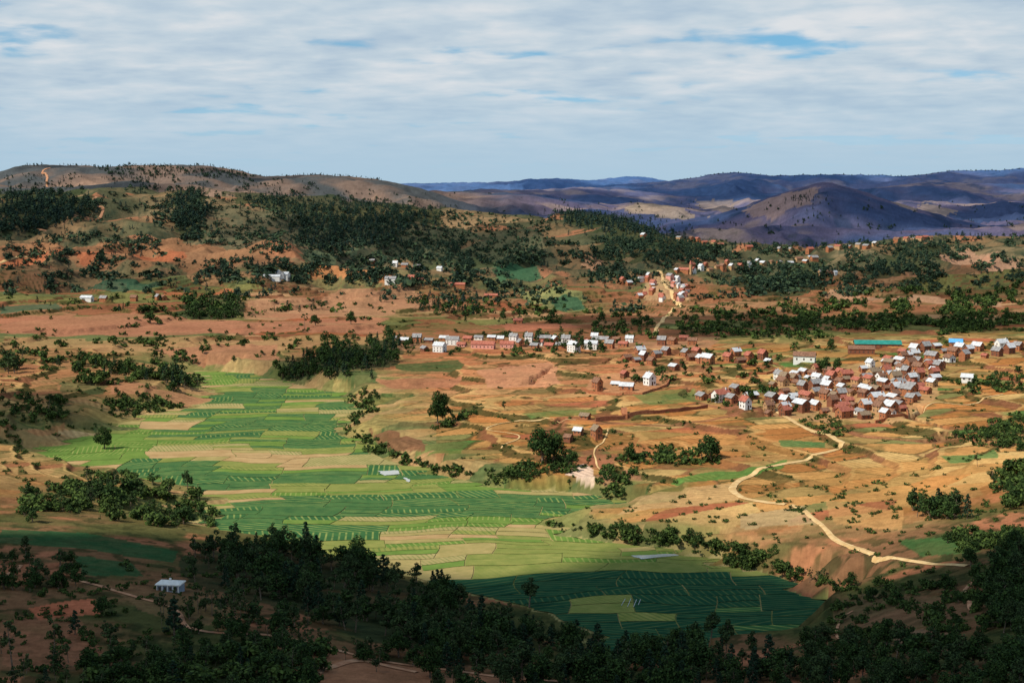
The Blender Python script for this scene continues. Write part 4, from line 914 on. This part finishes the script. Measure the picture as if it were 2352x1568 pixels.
for px, py in [(1555, 625), (1578, 622), (1592, 628), (1610, 620), (1630, 622), (1648, 616), (1660, 620), (1680, 618), (1700, 616), (1590, 614), (1620, 612), (1720, 612), (1740, 606), (1752, 610), (1772, 604), (1790, 606), (1815, 608), (1835, 600), (1850, 603), (1870, 600), (1430, 650), (1445, 655), (1860, 594), (1885, 630), (1905, 632), (1918, 630), (1670, 608), (1490, 640)]: rnd_house(px, py, R7, wl=random.choice(['orange brick', 'white plastered', 'orange brick', 'ochre earth']), rf=random.choice(['bright tin', 'rusty red', 'grey tin', 'brown tile']), sc=.9)
R8 = 'the ridge-top village'
for px in [1478, 1560, 1588, 1602, 1618, 1640, 1655, 1720, 1790, 1815, 1860, 1905, 1925, 1950, 1972, 1990, 2010, 2060, 2082, 2096, 2112, 2125, 2138]:
    py = float(np.interp(px, [1478, 1600, 1700, 1850, 1990, 2080, 2150], [548, 555, 573, 578, 568, 553, 548]))+random.uniform(-2, 3)
    rnd_house(px, py, R8, dims=('big', 'tall', 'long'), wl=random.choice(['orange brick', 'ochre earth']), rf=random.choice(['grey tin', 'brown tile', 'rusty red', 'bright tin']), sc=.85)
R9 = 'the left middle distance'
for px, py, d, w, r__, ro, lab in [(625, 642, 'school', 'white plastered', 'bright tin', 80, 'long white building, left block of the hilltop compound'), (642, 638, 'big', 'white plastered', 'bright tin', 20, 'tall white gabled building in the middle of the hilltop compound'), (655, 642, 'big', 'white plastered', 'bright tin', 70, 'white building, right block of the hilltop compound'),
    (898, 650, 'big', 'white plastered', 'grey tin', 75, 'white house alone on the plain left of centre'), (945, 645, 'tall', 'orange brick', 'rusty red', 75, 'brick house right of the lone white house'), (965, 648, 'low', 'orange brick', 'rusty red', 70, 'low red roofed house right of the lone white house'), (908, 612, 'tall', 'white plastered', 'bright tin', 75, 'white house among trees above the lone white house'), (930, 614, 'low', 'orange brick', 'grey tin', 75, 'grey roofed house among trees above the plain'),
    (958, 616, 'low', 'ochre earth', 'grey tin', 75, 'rightmost grey roofed house among trees above the plain'), (1050, 660, 'school', 'orange brick', 'rusty red', 82, 'long red barn on the plain near the centre'), (1128, 684, 'long', 'orange brick', 'rusty red', 80, 'long red house at the foot of the wooded slope'),
    (200, 692, 'long', 'white plastered', 'bright tin', 75, 'white long house at far left by the green plots'), (238, 690, 'tall', 'orange brick', 'grey tin', 75, 'brick house right of the far left white house'), (308, 692, 'tall', 'orange brick', 'brown tile', 75, 'small brick house on the left plain, third from left'), (363, 690, 'tall', 'orange brick', 'grey tin', 30, 'brick house on the left plain, left of a close pair'), (376, 688, 'low', 'orange brick', 'brown tile', 30, 'brick house on the left plain, right of a close pair'),
    (855, 604, 'low', 'dark brick', 'grey tin', 75, 'small house in trees at the foot of the hill'), (1010, 622, 'low', 'white plastered', 'bright tin', 70, 'small pale house in the trees before the middle hill'), (1190, 742, 'low', 'orange brick', 'rusty red', 80, 'low house on the bare red field')]:
    house(px, py, d, w, r__, ro, R9, .8 if d == 'school' else .95, lab)
cnt = {}
for h_ in HOUSES:
    if h_[7] is None: cnt.setdefault((h_[1], h_[2], h_[3] == 'hut', h_[4]), []).append(h_)
for key, lst in cnt.items():
    lst.sort(key=lambda a: a[5])
    for i, h_ in enumerate(lst):
        n_ = 'hut' if h_[3] == 'hut' else 'house'
        if len(lst) == 1: h_[7] = f'{h_[1]} {n_} with {h_[2]} roof, only such in {h_[4]}'
        else: h_[7] = f'{h_[1]} {n_}, {h_[2]} roof, {ORD[min(i+1, 20)]} such from left in {h_[4]}'
for h_ in HOUSES: tag(h_[0], h_[7], 'hut' if h_[3] == 'hut' else ('hall' if h_[3] == 'hall' else 'house'), 'houses of '+h_[4])
print('houses', len(HOUSES), 'maxwords', max(len(h_[7].split()) for h_ in HOUSES))
p = at(1572, 626); ch = bpy.data.objects.new('church', None); COL.objects.link(ch); ch.location = p; ch.rotation_euler = (0, 0, .9)
tag(ch, 'small church with slim pointed tower on the hillside', 'church')
for n_, me, par in house_parts('long', 'orange brick', 'rusty red')[:3]: link(n_, me, ch)
V = []; Fc = []; boxm(-1.3, 1.3, -8.6, -6.1, -2, 8.5, V, Fc); link('tower', pm('tower', V, Fc, walls['ochre earth']), ch)
V = [(-1.5, -8.8, 8.5), (1.5, -8.8, 8.5), (1.5, -5.9, 8.5), (-1.5, -5.9, 8.5), (0, -7.35, 13)]; link('spire', pm('spire', V, [(0, 1, 4), (1, 2, 4), (2, 3, 4), (3, 0, 4), (3, 2, 1, 0)], roofs['rusty red']), ch)
p = at(392, 1355); wb = bpy.data.objects.new('white_building', None); COL.objects.link(wb); wb.location = p; wb.rotation_euler = (0, 0, math.radians(-8))
tag(wb, 'small white flat-roofed building alone on the dark foreground slope', 'building')
V = []; Fc = []; boxm(-2.8, 2.8, -1.8, 1.8, -1, 1.7, V, Fc); link('wall', pm('wall', V, Fc, bluem), wb)
V = []; Fc = []; boxm(-3.1, 3.1, -2.1, 2.1, 1.7, 1.95, V, Fc); V += [(-2.9, -1.9, 1.96), (2.9, -1.9, 1.96), (2.9, 1.9, 1.96), (-2.9, 1.9, 1.96), (-1.8, 0, 2.5), (1.8, 0, 2.5)]; Fc += [(8, 9, 13, 12), (9, 10, 13), (10, 11, 12, 13), (11, 8, 12)]
rr_ = link('roof', pm('roof', V, Fc, walls['white plastered']), wb)
V = []; Fc = []; boxm(-.2, .2, -.2, .2, 2.4, 3.0, V, Fc); link('finial', pm('finial', V, Fc, walls['white plastered']), rr_)
for k in range(5):
    V = []; Fc = []; x = -2.75+k*1.33; boxm(x, x+.18, -2.0, -1.82, -1, 1.69, V, Fc); link('column', pm('column', V, Fc, walls['white plastered']), wb)
for k in range(4):
    V = []; Fc = []; x = -2.75+k*1.33+.45; boxm(x, x+.6, -1.83, -1.78, .4, 1.3, V, Fc); link('window', pm('window', V, Fc, winm), wb)
def ewall(pts, h, th, lab, m):
    W = [np.array(at(*p)) for p in pts]; Q = []
    for a, c in zip(W[:-1], W[1:]):
        n = max(2, int(np.linalg.norm(c-a)/2.5)); Q += [a+(c-a)*t for t in np.linspace(0, 1, n, endpoint=False)]
    Q.append(W[-1]); Q = np.array(Q)[:, :2]; d = np.gradient(Q, axis=0); d /= np.linalg.norm(d, axis=1)[:, None]; nn = np.stack([-d[:, 1], d[:, 0]], -1)*th/2
    z = zg(Q[:, 0], Q[:, 1]); ht = h*(1+.35*perlin(np.arange(len(Q))/3., np.zeros(len(Q))+.3, 9)); V = []
    for i in range(len(Q)):
        for s_, zz in ((-1, -1), (-1, ht[i]), (1, ht[i]), (1, -1)): V.append((Q[i, 0]+nn[i, 0]*s_, Q[i, 1]+nn[i, 1]*s_, z[i]+zz))
    Fc = []
    for i in range(len(Q)-1):
        for k in range(4): a = i*4+k; c = i*4+(k+1) % 4; Fc.append((a, c, c+4, a+4))
    n = len(Q)*4; Fc += [(3, 2, 1, 0), (n-4, n-3, n-2, n-1)]
    tag(link('earth_wall', pm('earth_wall', V, Fc, m)), lab, 'wall', 'earth walls around the villages')
ewall([(1368, 968), (1440, 960), (1500, 950), (1560, 945), (1625, 937)], 1.8, .6, 'long brown earth wall left of the large village', walls['dark brick'])
ewall([(1335, 895), (1400, 907), (1475, 906), (1530, 888), (1538, 872)], 1.2, .5, 'earth wall around the farm on the orange field', walls['orange brick'])
ewall([(2010, 972), (2085, 958), (2080, 935)], 1.3, .5, 'low wall at the front right corner of the large village', walls['orange brick'])
ewall([(965, 812), (1060, 815), (1200, 812)], 1.1, .5, 'low wall below the pink school', walls['orange brick'])
ewall([(1690, 868), (1760, 860), (1790, 852)], 1.3, .5, 'low wall behind the left part of the large village', walls['orange brick'])
ewall([(1435, 962), (1432, 945)], 2.2, 2.5, 'ruined brick stump on the long earth wall', walls['orange brick'])

# ---------------------------------------------------------------- clouds added out of frame, outlined to cast the shadows on the land
cm, nt, b = nodes('shade_cloud_sheet'); nt.nodes.remove(b); L = nt.links.new
o_ = nt.nodes['Material Output']; df = N(nt, 'ShaderNodeBsdfDiffuse'); df.inputs[0].default_value = (.85, .87, .9, 1); tp = N(nt, 'ShaderNodeBsdfTransparent'); mxs = N(nt, 'ShaderNodeMixShader'); aa = N(nt, 'ShaderNodeAttribute', attribute_name='thickness')
L(aa.outputs['Fac'], mxs.inputs[0]); L(tp.outputs[0], mxs.inputs[1]); L(df.outputs[0], mxs.inputs[2]); L(mxs.outputs[0], o_.inputs[0])
def shade_cloud(x0, x1, y0, y1, res, h, fn, lab):
    gx, gy = np.meshgrid(np.arange(x0, x1, res), np.arange(y0, y1, res)); d = np.clip(fn(gx, gy), 0, .97)
    d[0, :] = d[-1, :] = 0; d[:, 0] = d[:, -1] = 0
    off = S*(h/S[2]); V = np.stack([gx+off[0], gy+off[1], np.full(gx.shape, h)], -1)
    n0, n1_ = gx.shape; ii = np.arange(n0*n1_).reshape(n0, n1_); qq = np.stack([ii[:-1, :-1], ii[:-1, 1:], ii[1:, 1:], ii[1:, :-1]], -1)
    keep = (d[:-1, :-1]+d[1:, 1:]+d[:-1, 1:]+d[1:, :-1]) > .01
    qq = qq[keep]; us_, inv = np.unique(qq, return_inverse=True)
    me = fastmesh('shade_cloud', V.reshape(-1, 3)[us_], inv.reshape(-1, 4), [cm], True)
    at2 = me.attributes.new('thickness', 'FLOAT', 'POINT'); at2.data.foreach_set('value', d.ravel()[us_].astype(np.float32))
    tag(link('shade_cloud', me), lab, 'shade_cloud', kind='structure')
sl = [(-600, 1215), (0, 1222), (200, 1225), (450, 1240), (600, 1260), (800, 1290), (950, 1325), (1130, 1335), (1250, 1305), (1400, 1282), (1550, 1276), (1650, 1292), (1780, 1318), (1900, 1340), (2050, 1315), (2200, 1275), (2352, 1235), (2900, 1180)]
slx = [p_[0] for p_ in sl]; sly = [lny(min(max(p_[0], -200), 2500), p_[1]) for p_ in sl]
def f_near(gx, gy):
    yc = np.interp(pxof(gx, gy), slx, sly); n = fbm(gx/60, gy/60, 3, 55)
    e = (yc-gy)/14+n*.8+.2
    return sstep(-.5, .9, e)*.94
shade_cloud(-460, 460, -60, 640, 5, 700, f_near, 'broad sheet of clouds added overhead, unseen, to shade the foreground')
mids = []
for px, py, a, b__, st in [(70, 935, 38, 80, .85), (1500, 735, 90, 70, .75), (1760, 745, 90, 55, .75), (2150, 735, 160, 60, .75), (760, 830, 45, 50, .6), (950, 530, 230, 160, .5), (100, 490, 150, 160, .55), (2250, 640, 160, 160, .5), (1400, 600, 130, 130, .4), (250, 640, 220, 130, .4)]:
    p = at(px, py); mids.append((p[0], p[1], a, b__, st))
def f_mid(gx, gy):
    n = fbm(gx/90, gy/90, 3, 56); r_ = np.zeros(gx.shape)
    for (x, y, a, b__, st) in mids:
        q_ = np.hypot((gx-x)/a, (gy-y)/b__)+n*.45; r_ = np.maximum(r_, (1-sstep(.75, 1.15, q_))*st)
    return r_
shade_cloud(-1100, 900, 560, 2300, 14, 1000, f_mid, 'scattered patches of clouds, added unseen to shade the middle distance')
def f_far(gx, gy):
    px = pxof(gx, gy); n = fbm(gx/600+2, gy/900+5, 4, 57)
    bias = np.interp(px, [-500, 300, 1000, 1350, 2352], [-.2, -.05, .0, .26, .32])+np.interp(gy, [2300, 2600, 3300, 3600, 6000], [-.6, .2, .05, 0, .1])
    return sstep(0, .22, n+bias-.18)*.68
shade_cloud(-4200, 4600, 2350, 9800, 55, 1500, f_far, 'wide broken deck of clouds, added unseen to shade the far hills')

# ---------------------------------------------------------------- light, sky, camera
sd = bpy.data.lights.new('sun', 'SUN'); sd.energy = 5.0; sd.angle = math.radians(.5); sd.color = (1, .93, .79)
so = bpy.data.objects.new('sun', sd); COL.objects.link(so); so.rotation_euler = Vector(S).to_track_quat('Z', 'Y').to_euler(); so.location = (0, 0, 300)
w = bpy.data.worlds.new('World'); SC.world = w; w.use_nodes = True; nt = w.node_tree; nt.nodes.clear(); L = nt.links.new
out = N(nt, 'ShaderNodeOutputWorld'); b1 = N(nt, 'ShaderNodeBackground'); b2 = N(nt, 'ShaderNodeBackground'); ms = N(nt, 'ShaderNodeMixShader')
sk = N(nt, 'ShaderNodeTexSky', sky_type='NISHITA'); sk.sun_disc = False; sk.sun_elevation = math.radians(48); sk.sun_rotation = math.atan2(S[0], S[1]); sk.air_density = 1.0; sk.dust_density = .3; sk.ozone_density = 2.0
tc = N(nt, 'ShaderNodeTexCoord'); sx = N(nt, 'ShaderNodeSeparateXYZ'); L(tc.outputs['Generated'], sx.inputs[0])
up = N(nt, 'ShaderNodeVectorMath', operation='ADD'); L(tc.outputs['Generated'], up.inputs[0]); up.inputs[1].default_value = (0, 0, .12)
un = N(nt, 'ShaderNodeVectorMath', operation='NORMALIZE'); L(up.outputs[0], un.inputs[0]); L(un.outputs[0], sk.inputs[0])
tn = N(nt, 'ShaderNodeVectorMath', operation='MULTIPLY'); L(sk.outputs[0], tn.inputs[0]); tn.inputs[1].default_value = (.9, 1.35, 1.35)
L(tn.outputs[0], b1.inputs[0]); b1.inputs[1].default_value = .095
mz = N(nt, 'ShaderNodeMath', operation='MAXIMUM'); L(sx.outputs['Z'], mz.inputs[0]); mz.inputs[1].default_value = 0
za = N(nt, 'ShaderNodeMath', operation='ADD'); L(mz.outputs[0], za.inputs[0]); za.inputs[1].default_value = .12
dx = N(nt, 'ShaderNodeMath', operation='DIVIDE'); L(sx.outputs['X'], dx.inputs[0]); L(za.outputs[0], dx.inputs[1])
dy = N(nt, 'ShaderNodeMath', operation='DIVIDE'); L(sx.outputs['Y'], dy.inputs[0]); L(za.outputs[0], dy.inputs[1])
cx = N(nt, 'ShaderNodeCombineXYZ'); L(dx.outputs[0], cx.inputs[0]); L(dy.outputs[0], cx.inputs[1])
def nz_(scale, det, rough, dist=0, sc=(1, 1, 1), loc=(0, 0, 0), rot=.18):
    mp = N(nt, 'ShaderNodeMapping'); mp.inputs['Scale'].default_value = sc; mp.inputs['Location'].default_value = loc; mp.inputs['Rotation'].default_value = (0, 0, rot); L(cx.outputs[0], mp.inputs[0])
    n = N(nt, 'ShaderNodeTexNoise'); n.inputs['Scale'].default_value = scale; n.inputs['Detail'].default_value = det; n.inputs['Roughness'].default_value = rough; n.inputs['Distortion'].default_value = dist; L(mp.outputs[0], n.inputs['Vector']); return n
na = nz_(1.5, 3, .5, .2, (.7, 1, 1), (3, 1, 0)); nb = nz_(5.5, 5, .5, .2, (1, 1, 1)); nd = nz_(1.6, 4, .5, 0, (1, 1, 1), (7, 2, 0))
ad = N(nt, 'ShaderNodeMath', operation='MULTIPLY_ADD'); L(nb.outputs['Fac'], ad.inputs[0]); ad.inputs[1].default_value = .36; L(na.outputs['Fac'], ad.inputs[2])
cov = N(nt, 'ShaderNodeMapRange', interpolation_type='SMOOTHSTEP'); cov.inputs[1].default_value = .44; cov.inputs[2].default_value = .60; L(ad.outputs[0], cov.inputs[0])
lum = N(nt, 'ShaderNodeMath', operation='MULTIPLY_ADD'); L(nd.outputs['Fac'], lum.inputs[0]); lum.inputs[1].default_value = .65
nb2 = N(nt, 'ShaderNodeMath', operation='MULTIPLY'); L(nb.outputs['Fac'], nb2.inputs[0]); nb2.inputs[1].default_value = .50; L(nb2.outputs[0], lum.inputs[2])
cr = N(nt, 'ShaderNodeValToRGB'); e = cr.color_ramp.elements; e[0].position = .42; e[0].color = (.42, .54, .66, 1); e[1].position = .74; e[1].color = (.72, .75, .78, 1)
k = e.new(.57); k.color = (.54, .64, .72, 1); L(lum.outputs[0], cr.inputs[0])
hz = N(nt, 'ShaderNodeMapRange', interpolation_type='SMOOTHSTEP'); hz.inputs[1].default_value = .0; hz.inputs[2].default_value = .085; hz.inputs[3].default_value = 1; hz.inputs[4].default_value = 0; L(sx.outputs['Z'], hz.inputs[0])
hm = N(nt, 'ShaderNodeMix', data_type='RGBA'); L(hz.outputs[0], hm.inputs['Factor']); L(cr.outputs[0], hm.inputs['A']); hm.inputs['B'].default_value = (.42, .58, .71, 1)
L(hm.outputs['Result'], b2.inputs[0]); b2.inputs[1].default_value = 1.0
mxx = N(nt, 'ShaderNodeMath', operation='MAXIMUM'); L(cov.outputs[0], mxx.inputs[0]); L(hz.outputs[0], mxx.inputs[1])
zf = N(nt, 'ShaderNodeMapRange'); zf.inputs[1].default_value = .2; zf.inputs[2].default_value = .6; zf.inputs[3].default_value = 1; zf.inputs[4].default_value = .25; L(sx.outputs['Z'], zf.inputs[0])
mf = N(nt, 'ShaderNodeMath', operation='MULTIPLY'); L(mxx.outputs[0], mf.inputs[0]); L(zf.outputs[0], mf.inputs[1])
L(mf.outputs[0], ms.inputs[0]); L(b1.outputs[0], ms.inputs[1]); L(b2.outputs[0], ms.inputs[2]); L(ms.outputs[0], out.inputs[0])
cd = bpy.data.cameras.new('camera'); cd.lens = 50; cd.sensor_width = 36; cd.clip_start = 1; cd.clip_end = 40000
co = bpy.data.objects.new('camera', cd); COL.objects.link(co); co.location = (0, 0, H); co.rotation_euler = (math.pi/2-P, 0, 0); SC.camera = co
SC.view_settings.view_transform = 'Standard'; SC.view_settings.look = 'None'; SC.view_settings.exposure = 0
print('done', time.time()-T0)
